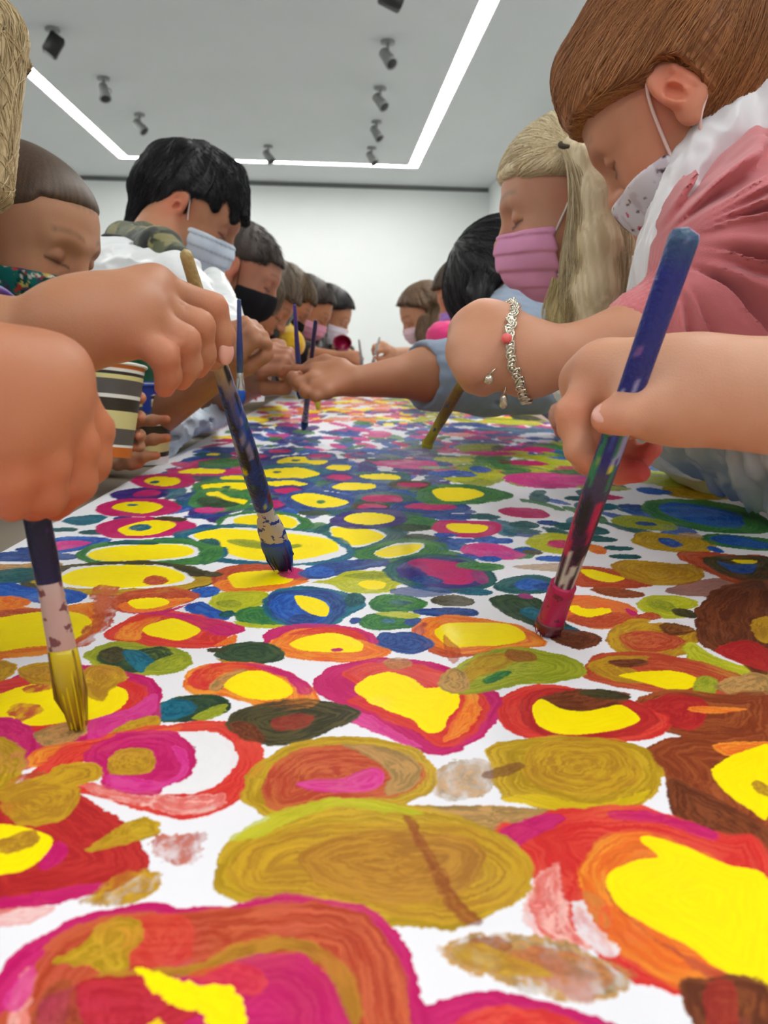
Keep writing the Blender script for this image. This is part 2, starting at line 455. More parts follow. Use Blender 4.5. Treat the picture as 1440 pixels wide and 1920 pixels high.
# row 1035-1120 left and centre
D('N', 262, 926, 122, 26); D('M', 275, 925, 50, 14)
B('M', '244,900 262,892 330,887 358,893 366,902 350,913 300,917 262,912', rag=.3); B('Y', '270,902 290,894 330,896 338,904 320,911 290,910', rag=.2); D('T', 290, 904, 18, 5)
B('M', '312,882 340,878 440,880 460,888 400,892 330,890'); B('Y', '335,884 370,878 420,881 410,888 350,888'); B('G', '370,868 400,861 450,860 470,870 430,877 385,876'); D('t', 385, 852, 44, 8); D('Y', 400, 852, 26, 5)
D('u', 420, 842, 60, 9); D('M', 440, 826, 80, 8); D('Y', 420, 820, 60, 5)
B('M', '178,955 195,943 240,935 310,936 338,949 335,958 300,967 240,969 195,966', rag=.3); B('Y', '209,952 232,942 280,941 305,949 295,957 270,963 240,960', rag=.2); D('T', 248, 947, 26, 4)
D('u', 400, 968, 110, 12); D('N', 430, 975, 90, 12); D('P', 390, 956, 60, 10)
D('T', 160, 975, 76, 20); D('t', 120, 993, 56, 9); D('t', 178, 998, 60, 11); D('u', 230, 972, 40, 8); D('u', 385, 990, 46, 14)
B('M', '178,992 195,980 240,970 300,970 350,976 368,985 355,996 315,1005 250,1010 200,1007', rag=.3); B('Y', '222,992 245,983 280,976 320,978 330,985 312,995 285,1003 245,1005 228,1000', rag=.2); B('T', '241,990 255,984 275,983 285,989 270,995 250,995'); B('k', '285,973 310,968 350,972 340,978 310,976')
B('U', '95,1025 100,1010 150,1005 205,1010 200,1020 160,1030 100,1038'); B('P', '98,1020 120,1014 170,1016 150,1025 98,1033'); B('u', '-20,1045 10,1035 80,1034 140,1040 140,1048 60,1053 -20,1052'); D('u', 245, 1019, 80, 14); D('T', 330, 1012, 90, 10); D('u', 60, 1030, 60, 12)
B('G', '405,980 425,966 480,958 545,962 588,980 575,995 520,1003 450,1003 415,995'); B('W', '415,980 435,968 480,963 540,967 562,980 545,992 490,997 430,992'); B('Y', '437,975 460,967 510,964 545,970 558,982 535,993 490,992 450,987', rag=.25)
B('t', '583,1000 610,983 665,978 720,985 760,1000 740,1020 700,1034 640,1030 600,1017'); B('W', '618,990 650,985 700,992 725,1004 705,1016 665,1027 632,1016'); B('Y', '620,992 640,988 680,990 720,1004 705,1015 665,1023 633,1012', rag=.2)
B('N', '618,975 645,960 700,952 745,956 765,970 750,984 700,992 645,990 622,982'); B('Y', '645,972 665,963 705,962 738,968 735,978 700,984 660,981', rag=.2)
B('G', '655,1038 710,1020 760,1010 820,1015 845,1030 820,1047 750,1055 690,1052'); B('W', '704,1034 740,1020 780,1017 797,1022 780,1036 740,1046 712,1045'); B('Y', '704,1036 740,1023 778,1020 793,1023 775,1036 740,1044 715,1044', rag=.2)
B('T', '325,1003 360,990 430,983 500,985 570,995 640,1010 665,1035 640,1052 560,1062 470,1060 390,1052 345,1030'); B('W', '360,1003 420,990 500,992 600,1002 645,1030 630,1045 560,1056 460,1050 400,1040 368,1018'); B('Y', '362,1003 420,991 480,995 560,1002 620,1012 637,1030 610,1040 555,1050 480,1050 430,1040 395,1022', rag=.25); B('l', '425,1013 470,1012 520,1022 560,1020 560,1027 510,1030 450,1024')
D('T', 395, 1042, 60, 34); D('t', 385, 1025, 60, 30)
B('G', '145,1038 180,1020 260,1012 340,1010 400,1022 420,1042 380,1057 280,1062 190,1060 150,1050'); B('W', '165,1038 200,1024 330,1019 372,1030 360,1045 270,1053 180,1050'); B('Y', '167,1038 210,1026 300,1020 350,1024 363,1036 330,1046 240,1052 180,1050', rag=.2); D('G', 395, 1040, 44, 36)
D('t', 250, 1018, 110, 8)
B('k', '40,1085 110,1062 200,1053 300,1053 370,1065 415,1078 395,1098 320,1112 220,1118 110,1113 55,1105'); B('a', '60,1090 110,1072 380,1082 390,1096 300,1111 190,1116 90,1108'); B('W', '108,1080 150,1062 300,1060 362,1084 330,1098 200,1105 120,1098')
B('Y', '115,1082 150,1067 220,1060 300,1062 340,1075 345,1088 300,1097 220,1103 140,1098 120,1092', rag=.2); B('D', '268,1088 285,1079 308,1082 316,1090 300,1097 275,1096')
B('C', '-30,1060 30,1058 100,1053 118,1060 60,1068 0,1072 -30,1072'); B('t', '-30,1075 30,1066 90,1066 100,1080 30,1094 -30,1094')
B('U', '-30,1100 20,1092 60,1103 120,1104 158,1113 150,1128 90,1134 30,1122 -30,1116')
B('D', '395,1085 415,1066 460,1058 530,1060 575,1070 580,1085 530,1104 470,1112 420,1108 400,1100'); B('O', '400,1095 440,1085 560,1088 575,1092 500,1110 430,1112'); B('Y', '428,1080 455,1073 520,1070 548,1082 540,1093 490,1099 445,1103 432,1092', rag=.2); B('M', '520,1075 545,1065 572,1070 568,1082 540,1085'); D('k', 400, 1078, 34, 10)
B('u', '560,1075 590,1060 630,1052 720,1048 730,1060 690,1066 640,1078 600,1085 575,1084'); D('U', 600, 1072, 60, 20)
B('L', '583,1092 620,1085 650,1072 700,1070 745,1078 775,1090 745,1098 740,1108 690,1114 640,1108 620,1097'); B('Y', '672,1095 690,1088 722,1092 718,1103 690,1105'); B('l', '640,1080 700,1072 740,1082 690,1086')
B('t', '720,1068 745,1050 790,1040 850,1040 900,1055 930,1078 925,1098 880,1110 830,1112 775,1102 735,1088'); B('N', '740,1072 770,1050 840,1046 895,1060 915,1085 890,1100 830,1105 780,1092'); B('M', '765,1056 790,1047 840,1052 880,1060 895,1080 880,1094 845,1096 810,1085 790,1068', rag=.3); D('u', 800, 1088, 60, 16); D('q', 900, 1082, 30, 30)
# row 1100-1240
D('G', 900, 1062, 90, 16); B('t', '925,1098 950,1084 1000,1077 1045,1088 1052,1098 1020,1112 970,1114 935,1108'); B('U', '965,1095 990,1084 1020,1090 1025,1100 1000,1107 975,1105'); D('u', 1025, 1100, 44, 14)
B('D', '1055,1078 1080,1062 1140,1066 1205,1084 1225,1098 1190,1103 1120,1103 1070,1095'); B('Y', '1088,1070 1110,1068 1150,1078 1172,1085 1145,1092 1110,1085', rag=.3)
B('H', '1145,1062 1175,1050 1240,1055 1305,1060 1320,1072 1318,1085 1290,1096 1230,1098 1180,1085'); B('C', '960,1062 1040,1056 1090,1062 1080,1072 1010,1070', al=.7)
B('D', '1265,1040 1310,1034 1380,1040 1445,1046 1445,1105 1380,1095 1320,1070'); B('k', '1320,1045 1445,1045 1445,1085 1390,1088 1340,1070'); B('U', '1343,1052 1372,1058 1418,1058 1410,1074 1375,1073'); B('Y', '1374,1050 1418,1051 1412,1057 1385,1056')
B('B', '1105,1105 1150,1102 1205,1112 1200,1120 1150,1120'); B('B', '1245,1108 1290,1092 1360,1085 1395,1110 1350,1118 1290,1118', al=.85)
B('L', '392,1128 410,1112 460,1108 502,1112 500,1130 470,1142 440,1150 405,1146'); D('l', 430, 1132, 50, 16); B('G', '440,1150 470,1138 505,1140 525,1158 540,1172 490,1174 450,1168'); B('L', '440,1165 500,1172 540,1170 520,1178 460,1176')
D('U', 385, 1110, 60, 20); B('U', '345,1140 375,1128 405,1142 430,1152 428,1162 395,1164 370,1155'); D('t', 425, 1152, 34, 14)
B('T', '493,1130 510,1108 560,1100 610,1103 655,1112 685,1132 660,1150 625,1172 585,1184 540,1175 505,1158'); B('u', '500,1128 530,1108 620,1108 650,1130 630,1165 580,1180 520,1160'); B('U', '507,1130 530,1114 560,1112 610,1125 622,1150 590,1172 545,1165 515,1150'); B('Y', '552,1118 575,1118 605,1127 617,1140 612,1156 585,1152 562,1138', rag=.2); D('t', 665, 1125, 44, 26); D('u', 570, 1160, 60, 18)
B('G', '690,1130 715,1116 760,1116 800,1128 790,1142 750,1149 705,1146'); D('t', 750, 1130, 44, 10); B('G', '668,1165 695,1151 750,1150 790,1160 780,1175 730,1182 690,1180'); D('T', 728, 1165, 26, 8); B('L', '700,1150 760,1147 790,1155 760,1160'); D('u', 665, 1164, 22, 14)
D('u', 790, 1110, 110, 22, .8); D('k', 850, 1127, 90, 22); D('T', 890, 1110, 70, 16); D('u', 840, 1148, 130, 18); D('u', 780, 1168, 50, 16)
B('K', '915,1125 950,1115 1000,1120 1035,1140 1060,1165 1085,1185 1060,1190 1010,1178 965,1160 935,1145'); D('T', 1000, 1150, 44, 26); D('T', 1070, 1182, 34, 14); D('q', 985, 1118, 30, 10)
B('o', '1035,1140 1050,1122 1095,1116 1160,1127 1192,1142 1196,1158 1165,1175 1115,1180 1075,1168 1045,1155'); B('D', '1060,1160 1100,1150 1180,1150 1190,1160 1150,1176 1100,1176'); B('Y', '1065,1140 1080,1135 1100,1142 1140,1140 1145,1148 1120,1155 1105,1158 1080,1152', rag=.7); D('M', 1185, 1150, 18, 18)
B('L', '1192,1135 1215,1118 1260,1116 1305,1127 1302,1140 1280,1145 1285,1158 1250,1160 1215,1150'); D('l', 1240, 1135, 50, 26); B('D', '1190,1155 1220,1148 1240,1156 1225,1168 1195,1168'); D('k', 1285, 1150, 44, 20)
B('b', '1030,1190 1055,1180 1100,1184 1128,1196 1118,1210 1085,1218 1050,1208 1035,1200')
B('H', '1135,1195 1155,1172 1200,1160 1250,1168 1300,1180 1312,1195 1290,1222 1240,1240 1190,1238 1155,1222'); B('D', '1160,1195 1200,1182 1260,1190 1285,1205 1240,1222 1185,1218'); B('b', '1235,1175 1265,1162 1305,1178 1300,1186 1260,1192'); B('W', '1215,1168 1240,1160 1290,1166 1312,1180 1310,1195 1300,1178 1260,1168')
B('H', '775,1300 820,1296', al=0) if False else None
B('L', '1280,1215 1300,1205 1330,1225 1380,1245 1445,1262 1445,1290 1390,1285 1330,1262 1295,1240')
B('b', '1303,1180 1308,1140 1330,1112 1370,1095 1445,1095 1445,1262 1400,1250 1345,1225 1312,1205'); B('r', '1340,1220 1400,1200 1445,1225 1445,1258 1395,1246'); B('H', '1408,1170 1420,1160 1445,1158 1445,1202 1420,1200')
B('O', '770,1188 785,1165 815,1155 860,1154 930,1164 985,1178 1018,1198 1015,1212 960,1216 920,1225 860,1232 815,1222 785,1205'); B('D', '772,1188 790,1168 800,1170 795,1190 820,1212 870,1226 930,1220 860,1234 805,1222'); B('Y', '815,1185 835,1170 880,1168 950,1170 980,1184 982,1200 940,1210 895,1212 850,1214 828,1203', rag=.25)
D('u', 760, 1206, 120, 40); D('u', 730, 1200, 60, 30); D('C', 730, 1242, 44, 16, .7)
B('M', '492,1205 502,1182 540,1172 610,1170 665,1176 700,1190 710,1205 680,1215 700,1225 640,1240 560,1236 510,1222'); B('O', '500,1210 530,1190 560,1178 620,1180 680,1200 735,1222 690,1240 610,1240 540,1232'); B('R', '540,1190 600,1176 660,1180 690,1200 650,1196 590,1190'); B('Y', '543,1208 570,1195 615,1187 650,1192 680,1208 672,1222 620,1223 570,1220', rag=.3); D('M', 632, 1219, 24, 8)
B('K', '403,1225 425,1210 470,1203 510,1208 533,1225 528,1238 490,1245 440,1242 412,1236'); B('H', '405,1235 430,1240 470,1246 430,1246'); D('k', 405, 1219, 40, 10)
B('l', '158,1230 185,1210 240,1200 300,1205 345,1220 362,1235 345,1256 290,1267 230,1266 185,1252'); B('K', '180,1228 215,1212 250,1220 300,1212 330,1230 300,1250 240,1262 200,1250'); B('k', '185,1225 220,1213 240,1230 210,1245'); B('T', '228,1222 258,1220 292,1240 275,1255 262,1262 245,1248', rag=.25); B('l', '270,1258 300,1235 345,1225 355,1240 320,1258')
B('R', '195,1195 225,1168 280,1147 350,1148 410,1162 458,1175 452,1184 430,1195 435,1208 400,1214 320,1214 250,1206'); B('M', '300,1148 370,1155 458,1175 440,1190 400,1190 350,1165 300,1152'); B('O', '215,1190 240,1170 300,1158 270,1180 260,1200 225,1200'); B('Y', '267,1178 290,1168 320,1160 345,1165 375,1180 365,1192 335,1201 300,1196 275,1190', rag=.3); B('O', '400,1212 420,1200 442,1190 440,1206')
B('D', '205,1130 230,1112 260,1106 320,1100 372,1112 372,1122 340,1134 300,1147 240,1150 215,1142'); B('M', '225,1146 250,1138 300,1146 360,1130 300,1152'); B('O', '220,1135 250,1128 340,1122 360,1125 300,1145 240,1148'); B('Y', '240,1128 265,1122 300,1121 318,1130 290,1140 255,1141', rag=.25)
B('O', '-60,1155 0,1132 60,1140 130,1136 180,1130 195,1150 190,1175 160,1200 110,1222 40,1232 -60,1234'); B('D', '-60,1150 0,1145 60,1140 90,1145 30,1158 -60,1166'); B('Y', '-60,1166 0,1158 80,1147 140,1148 172,1165 160,1190 110,1208 50,1214 0,1222 -60,1222', rag=.2); B('O', '-20,1125 20,1117 60,1128 40,1138 0,1142')
B('D', '170,1110 182,1098 205,1097 220,1104 216,1120 222,1140 215,1165 190,1185 160,1210 120,1218 150,1190 172,1165 172,1135', rag=.9)
# row 1225-1420
B('D', '1085,1262 1110,1232 1150,1222 1230,1225 1310,1240 1380,1262 1400,1278 1370,1302 1300,1302 1220,1298 1140,1285 1100,1275'); B('H', '1100,1250 1150,1230 1220,1232 1180,1250 1230,1275 1160,1280'); B('Y', '1160,1266 1200,1260 1260,1258 1305,1270 1308,1284 1270,1296 1220,1284 1185,1274', rag=.3); B('b', '1140,1240 1200,1236 1215,1246 1170,1252'); B('l', '1310,1268 1345,1275 1340,1300 1300,1300')
B('H', '775,1300 830,1280', al=0) if False else None
B('C', '1340,1285 1400,1262 1445,1270 1445,1300 1380,1306')
B('B', '1185,1325 1215,1300 1280,1294 1360,1302 1445,1300 1445,1385 1360,1388 1270,1380 1215,1362 1190,1345'); B('r', '1200,1325 1260,1300 1330,1320 1300,1370 1230,1350'); B('O', '1290,1325 1340,1325 1400,1330 1350,1338 1300,1335')
B('R', '932,1335 945,1305 985,1287 1040,1284 1110,1295 1180,1312 1245,1342 1260,1362 1230,1382 1160,1392 1070,1394 990,1384 945,1362'); B('r', '975,1320 1000,1295 1050,1290 1120,1300 1190,1315 1235,1345 1215,1370 1130,1386 1040,1384 985,1358'); B('b', '1010,1310 1060,1296 1100,1292 1170,1298 1180,1308 1150,1325 1110,1334 1050,1334 1020,1325')
B('Y', '998,1335 1003,1318 1018,1311 1050,1328 1090,1334 1130,1328 1165,1322 1200,1345 1190,1358 1150,1370 1080,1378 1035,1373 1008,1358', rag=.2); B('k', '1085,1298 1130,1292 1180,1305 1175,1312 1120,1310')
B('M', '585,1275 600,1260 650,1243 730,1233 800,1240 870,1262 925,1292 938,1325 920,1368 870,1400 815,1416 770,1400 720,1368 680,1340 640,1322 600,1300'); B('R', '640,1262 700,1242 780,1246 860,1272 905,1300 915,1340 880,1385 820,1400 770,1370 700,1340 650,1315 690,1300 660,1280'); B('O', '850,1270 890,1300 900,1340 870,1375 830,1390 850,1350 870,1310')
B('P', '640,1330 690,1340 740,1370 790,1400 760,1398 700,1372 650,1352')
B('Y', '664,1295 680,1275 730,1259 775,1275 800,1290 845,1287 863,1308 858,1325 840,1345 832,1368 800,1374 775,1352 735,1335 695,1318', rag=.45); D('C', 745, 1245, 60, 22, .7)
B('O', '343,1285 355,1258 400,1243 460,1240 520,1252 568,1275 592,1300 590,1322 540,1332 490,1326 440,1310 390,1303 355,1298'); B('R', '352,1275 380,1250 440,1242 500,1250 480,1258 420,1262 400,1290 370,1294'); B('M', '460,1242 520,1250 575,1280 585,1300 560,1300 540,1275 490,1256'); B('C', '390,1290 410,1270 450,1255 470,1262 430,1282 410,1295'); B('Y', '420,1285 450,1262 490,1258 530,1275 550,1295 530,1310 480,1312 440,1300', rag=.3)
B('H', '775,1290 810,1275', al=0) if False else None
B('l', '820,1290 830,1265 870,1240 915,1222 970,1213 1030,1222 1080,1236 1098,1255 1085,1272 1040,1282 985,1285 920,1298 860,1303'); B('H', '860,1265 900,1230 960,1225 960,1245 900,1270 860,1290'); D('B', 975, 1230, 60, 26, .8); B('C', '822,1285 840,1255 870,1260 880,1290 850,1300'); B('G', '905,1275 940,1258 960,1262 920,1282')
B('D', '830,1190 850,1205 865,1225 850,1245 835,1225', al=.7)
B('K', '282,1338 300,1318 350,1304 405,1303 432,1318 425,1335 380,1350 320,1355 295,1350'); B('T', '285,1338 310,1315 350,1312 370,1330 330,1350 295,1350'); B('l', '360,1345 400,1325 428,1320 415,1340 380,1352')
B('M', '-60,1290 0,1278 60,1257 140,1247 220,1255 285,1272 306,1298 303,1335 270,1365 200,1392 120,1412 60,1440 -60,1440'); B('R', '-60,1300 40,1270 130,1256 220,1268 275,1290 270,1325 220,1355 140,1378 60,1390 -60,1400'); B('P', '170,1350 240,1330 290,1300 290,1335 240,1370 170,1392')
B('Y', '-60,1322 0,1300 50,1285 110,1272 180,1275 232,1292 240,1312 215,1335 165,1350 100,1358 40,1362 -60,1352', rag=.4); B('H', '32,1258 60,1245 110,1243 122,1265 110,1285 60,1282'); B('H', '150,1262 180,1246 225,1252 238,1272 205,1295 195,1315 165,1308 150,1285'); B('D', '14,1335 30,1320 70,1322 82,1333 50,1350 35,1352', rag=.9); B('H', '-40,1250 0,1238 34,1250 10,1275 -40,1290'); B('D', '40,1292 70,1283 100,1290 60,1300', rag=.9)
B('M', '-60,1355 0,1345 40,1352 70,1380 60,1420 -60,1420')
B('C', '62,1378 100,1360 150,1352 162,1372 130,1392 90,1402', rag=.8)
B('O', '60,1410 110,1395 200,1385 300,1368 340,1360 330,1375 240,1395 150,1420 60,1440'); B('H', '192,1388 230,1358 285,1342 300,1352 285,1370 225,1388', rag=.8)
B('R', '60,1440 110,1405 200,1378 320,1356 420,1352 478,1370 492,1405 480,1458 445,1502 390,1525 330,1532 260,1515 190,1495 130,1480 150,1465 300,1487 400,1470 430,1430 420,1385 380,1372 300,1376 200,1400 110,1460 60,1462', rag=.7)
B('W', '200,1440 225,1392 320,1374 395,1376 438,1395 445,1430 412,1470 350,1488 270,1485'); B('E', '150,1470 260,1482 340,1494 420,1490 400,1520 330,1528 250,1510 180,1492', rag=1)
B('M', '158,1422 180,1395 240,1372 310,1370 352,1385 368,1420 362,1450 335,1466 308,1468 300,1490 250,1490 200,1475 188,1450'); B('P', '200,1470 210,1450 300,1465 340,1440 320,1400 350,1410 350,1450 300,1480 240,1485'); B('H', '200,1432 212,1412 245,1402 280,1405 292,1425 280,1448 235,1455 205,1450')
B('a', '-60,1395 0,1382 40,1400 50,1425 40,1452 0,1492 -60,1492'); B('D', '10,1475 40,1452 90,1448 75,1475 30,1485', rag=1); B('H', '-60,1500 0,1480 50,1462 95,1450 110,1435 180,1432 186,1460 150,1475 95,1505 90,1535 40,1555 -60,1545', rag=.7)
B('k', '425,1355 445,1332 500,1316 570,1308 630,1318 675,1333 660,1352 620,1370 580,1388 540,1398 490,1396 445,1382'); B('b', '430,1358 470,1355 500,1390 460,1385'); B('r', '510,1350 560,1338 590,1345 570,1365 520,1370', al=.5)
B('R', '620,1365 660,1358 680,1375 650,1385', al=0)
# row 1380-1540
B('B', '1210,1412 1230,1390 1290,1380 1360,1384 1445,1385 1445,1640 1400,1620 1330,1575 1270,1535 1248,1490 1240,1445'); B('b', '1250,1460 1330,1490 1445,1560 1445,1640 1360,1600 1270,1545'); B('O', '1340,1395 1445,1392 1445,1410 1370,1420'); B('Y', '1334,1442 1360,1425 1400,1408 1445,1402 1445,1530 1410,1520 1370,1495 1345,1468', rag=.4); D('H', 1432, 1480, 34, 34)
B('C', '812,1468 825,1440 860,1424 905,1424 925,1440 925,1480 880,1498 840,1502 815,1490', al=.85, rag=1)
B('a', '912,1402 960,1388 1050,1380 1140,1384 1210,1405 1242,1445 1240,1475 1200,1508 1140,1528 1070,1530 990,1510 935,1495 925,1450'); B('H', '1000,1395 1080,1386 1160,1395 1200,1430 1190,1470 1120,1492 1030,1482 980,1450'); B('b', '905,1450 930,1440 970,1430 985,1438 950,1455 910,1460', al=.7); B('Y', '940,1500 1000,1490 1120,1508 1220,1480 1180,1512 1080,1526 1000,1512', al=.3)
B('a', '450,1490 465,1450 510,1415 570,1390 650,1381 730,1388 790,1410 818,1450 805,1485 760,1505 700,1510 640,1502 580,1520 530,1532 480,1522'); B('D', '488,1490 505,1445 550,1412 620,1398 710,1402 775,1425 800,1455 770,1485 700,1498 620,1500 560,1520 510,1518'); B('C', '640,1395 740,1405 790,1440 770,1480 720,1490 730,1450 690,1420'); B('P', '555,1470 590,1462 640,1460 670,1448 700,1440 720,1450 716,1470 690,1484 620,1486 575,1480', rag=.25)
B('C', '740,1518 830,1510 950,1512 1060,1520 1065,1532 980,1545 930,1560 830,1545'); 
B('R', '935,1562 965,1540 1040,1522 1110,1514 1200,1515 1290,1535 1360,1560 1445,1600 1445,1900 1380,1905 1300,1880 1210,1850 1150,1815 1100,1775 1050,1770 1000,1735 985,1690 1005,1650 975,1600', rag=.8); B('M', '935,1562 975,1540 1040,1525 1060,1540 1000,1570 965,1590'); B('M', '1150,1520 1240,1525 1340,1560 1330,1575 1240,1545 1150,1535'); B('E', '980,1710 1010,1640 1050,1620 1060,1680 1075,1740 1110,1780 1050,1775 1000,1745', rag=1)
B('O', '1085,1620 1130,1575 1200,1560 1300,1590 1445,1680 1445,1895 1350,1872 1250,1845 1160,1790 1110,1730 1092,1680'); B('W', '1072,1700 1095,1690 1120,1735 1165,1785 1130,1790 1085,1755', al=.9, rag=.9); B('o', '1092,1672 1130,1685 1150,1720 1140,1750 1110,1720'); B('D', '1135,1660 1160,1705 1240,1770 1320,1830 1445,1880 1445,1860 1300,1800 1180,1720')
B('Y', '1136,1655 1150,1632 1195,1612 1235,1607 1200,1575 1220,1568 1290,1590 1360,1620 1445,1655 1445,1858 1400,1840 1340,1812 1290,1775 1220,1740 1160,1700', rag=.25)
B('a', '400,1645 408,1605 440,1570 490,1538 560,1510 640,1496 740,1502 850,1528 930,1558 985,1598 1003,1640 985,1680 930,1712 870,1736 790,1742 700,1735 610,1712 520,1695 440,1685 408,1670'); B('H', '425,1645 460,1590 530,1560 640,1545 760,1540 880,1550 960,1590 995,1630 985,1675 930,1708 860,1730 760,1728 640,1700 540,1680 470,1678'); B('h', '560,1600 680,1560 800,1560 900,1580 900,1640 820,1690 700,1690 600,1660')
B('L', '432,1572 470,1545 540,1515 620,1497 700,1500 760,1512 800,1525 740,1525 640,1515 560,1535 500,1565 440,1578', al=.8); B('B', '755,1535 775,1535 815,1600 850,1665 905,1730 870,1735 830,1690 795,1610', al=.75, rag=.8)
B('r', '-60,1515 20,1500 90,1490 150,1492 205,1520 262,1570 280,1610 268,1640 220,1665 150,1685 60,1700 -60,1710'); B('M', '-60,1690 60,1675 150,1660 200,1660 140,1688 60,1702 -60,1710'); B('M', '72,1625 90,1590 115,1578 128,1595 110,1620 85,1632'); B('Y', '-60,1555 -10,1545 50,1552 98,1572 90,1595 60,1625 20,1638 -60,1638', rag=.25); B('H', '-10,1580 20,1568 60,1556 75,1575 45,1595 5,1600', rag=.8)
B('H', '0,1500 80,1470 150,1480 130,1530 90,1545 30,1545')
B('a', '160,1595 190,1572 235,1542 275,1532 298,1545 300,1565 265,1575 220,1588 185,1594', rag=.8); B('H', '148,1692 175,1675 210,1645 255,1630 295,1635 302,1655 280,1680 235,1698 190,1700', rag=.9); B('D', '282,1590 288,1568 330,1563 392,1565 380,1585 372,1612 340,1622 305,1612', rag=1.4, al=.9)
B('E', '-30,1712 40,1702 105,1700 80,1720 40,1735 -30,1735', al=.7)
B('C', '825,1785 850,1760 920,1750 1000,1752 1060,1768 1130,1795 1195,1825 1185,1852 1130,1878 1070,1885 990,1858 920,1832 870,1820 840,1800', rag=1.1); B('B', '880,1760 940,1758 960,1780 900,1785', al=.7); B('D', '950,1780 1060,1780 1150,1820 1120,1870 1080,1880 1040,1850 960,1820', al=.6, rag=1); B('H', '850,1775 900,1770 980,1800 1040,1830 960,1830 880,1815', al=.8)
B('M', '740,1970 775,1905 830,1872 900,1858 980,1862 1040,1880 1120,1905 1190,1945 1200,1990 740,1990'); B('R', '800,1970 860,1910 940,1885 1020,1895 1110,1930 1150,1990 800,1990')
B('b', '1275,1845 1330,1832 1445,1850 1445,2000 1330,2000 1300,1930'); B('r', '1320,1850 1380,1850 1380,1990 1340,1990', al=.6)
B('M', '-40,1870 10,1815 70,1758 150,1712 240,1698 330,1702 430,1695 530,1682 620,1688 700,1710 760,1760 785,1820 790,1880 780,2010 -60,2010 -60,1900'); B('D', '30,1860 90,1780 150,1735 240,1710 360,1712 470,1702 560,1690 640,1700 710,1732 755,1800 765,1880 755,2010 40,2010'); B('R', '240,1725 350,1720 360,1790 300,1820 240,1800', al=.6); B('E', '10,1960 20,1870 50,1815 70,1830 55,1900 60,2000', al=.8); B('P', '5,1880 30,1840 65,1810 60,1860 30,1900', al=.8)
B('a', '95,1808 120,1790 165,1760 190,1730 240,1720 268,1738 262,1770 245,1790 240,1820 205,1832 170,1812 120,1812', rag=.7); B('h', '180,1832 260,1820 370,1810 440,1775 520,1758 590,1765 640,1800 675,1860 665,1985 640,1985 640,1890 600,1810 520,1785 440,1805 360,1835 240,1845', rag=.6)
B('M', '60,1990 70,1890 130,1850 250,1830 380,1835 440,1800 520,1782 580,1795 625,1840 650,1900 650,2000 60,2000'); B('r', '145,1990 140,1850 250,1830 330,1850 380,1890 330,1930 300,1990', al=.9); B('B', '62,1990 70,1880 130,1835 150,1900 170,1990', al=.8); B('R', '350,1830 440,1806 500,1830 480,1870 400,1850', al=.6)
B('Y', '250,1818 290,1822 360,1845 420,1848 450,1875 465,1905 455,1940 400,1925 370,1900 320,1885 290,1862', rag=.8); B('Y', '280,1920 300,1912 310,1935 280,1940', rag=1)

def catmull(p, n=5):
    p = np.asarray(p); m = len(p); out = []
    for i in range(m):
        a, b, c, d = p[(i - 1) % m], p[i], p[(i + 1) % m], p[(i + 2) % m]
        for k in range(n):
            t = k / n
            out.append(.5 * (2 * b + (c - a) * t + (2 * a - 5 * b + 4 * c - d) * t * t + (3 * b - a - 3 * c + d) * t ** 3))
    return np.array(out)

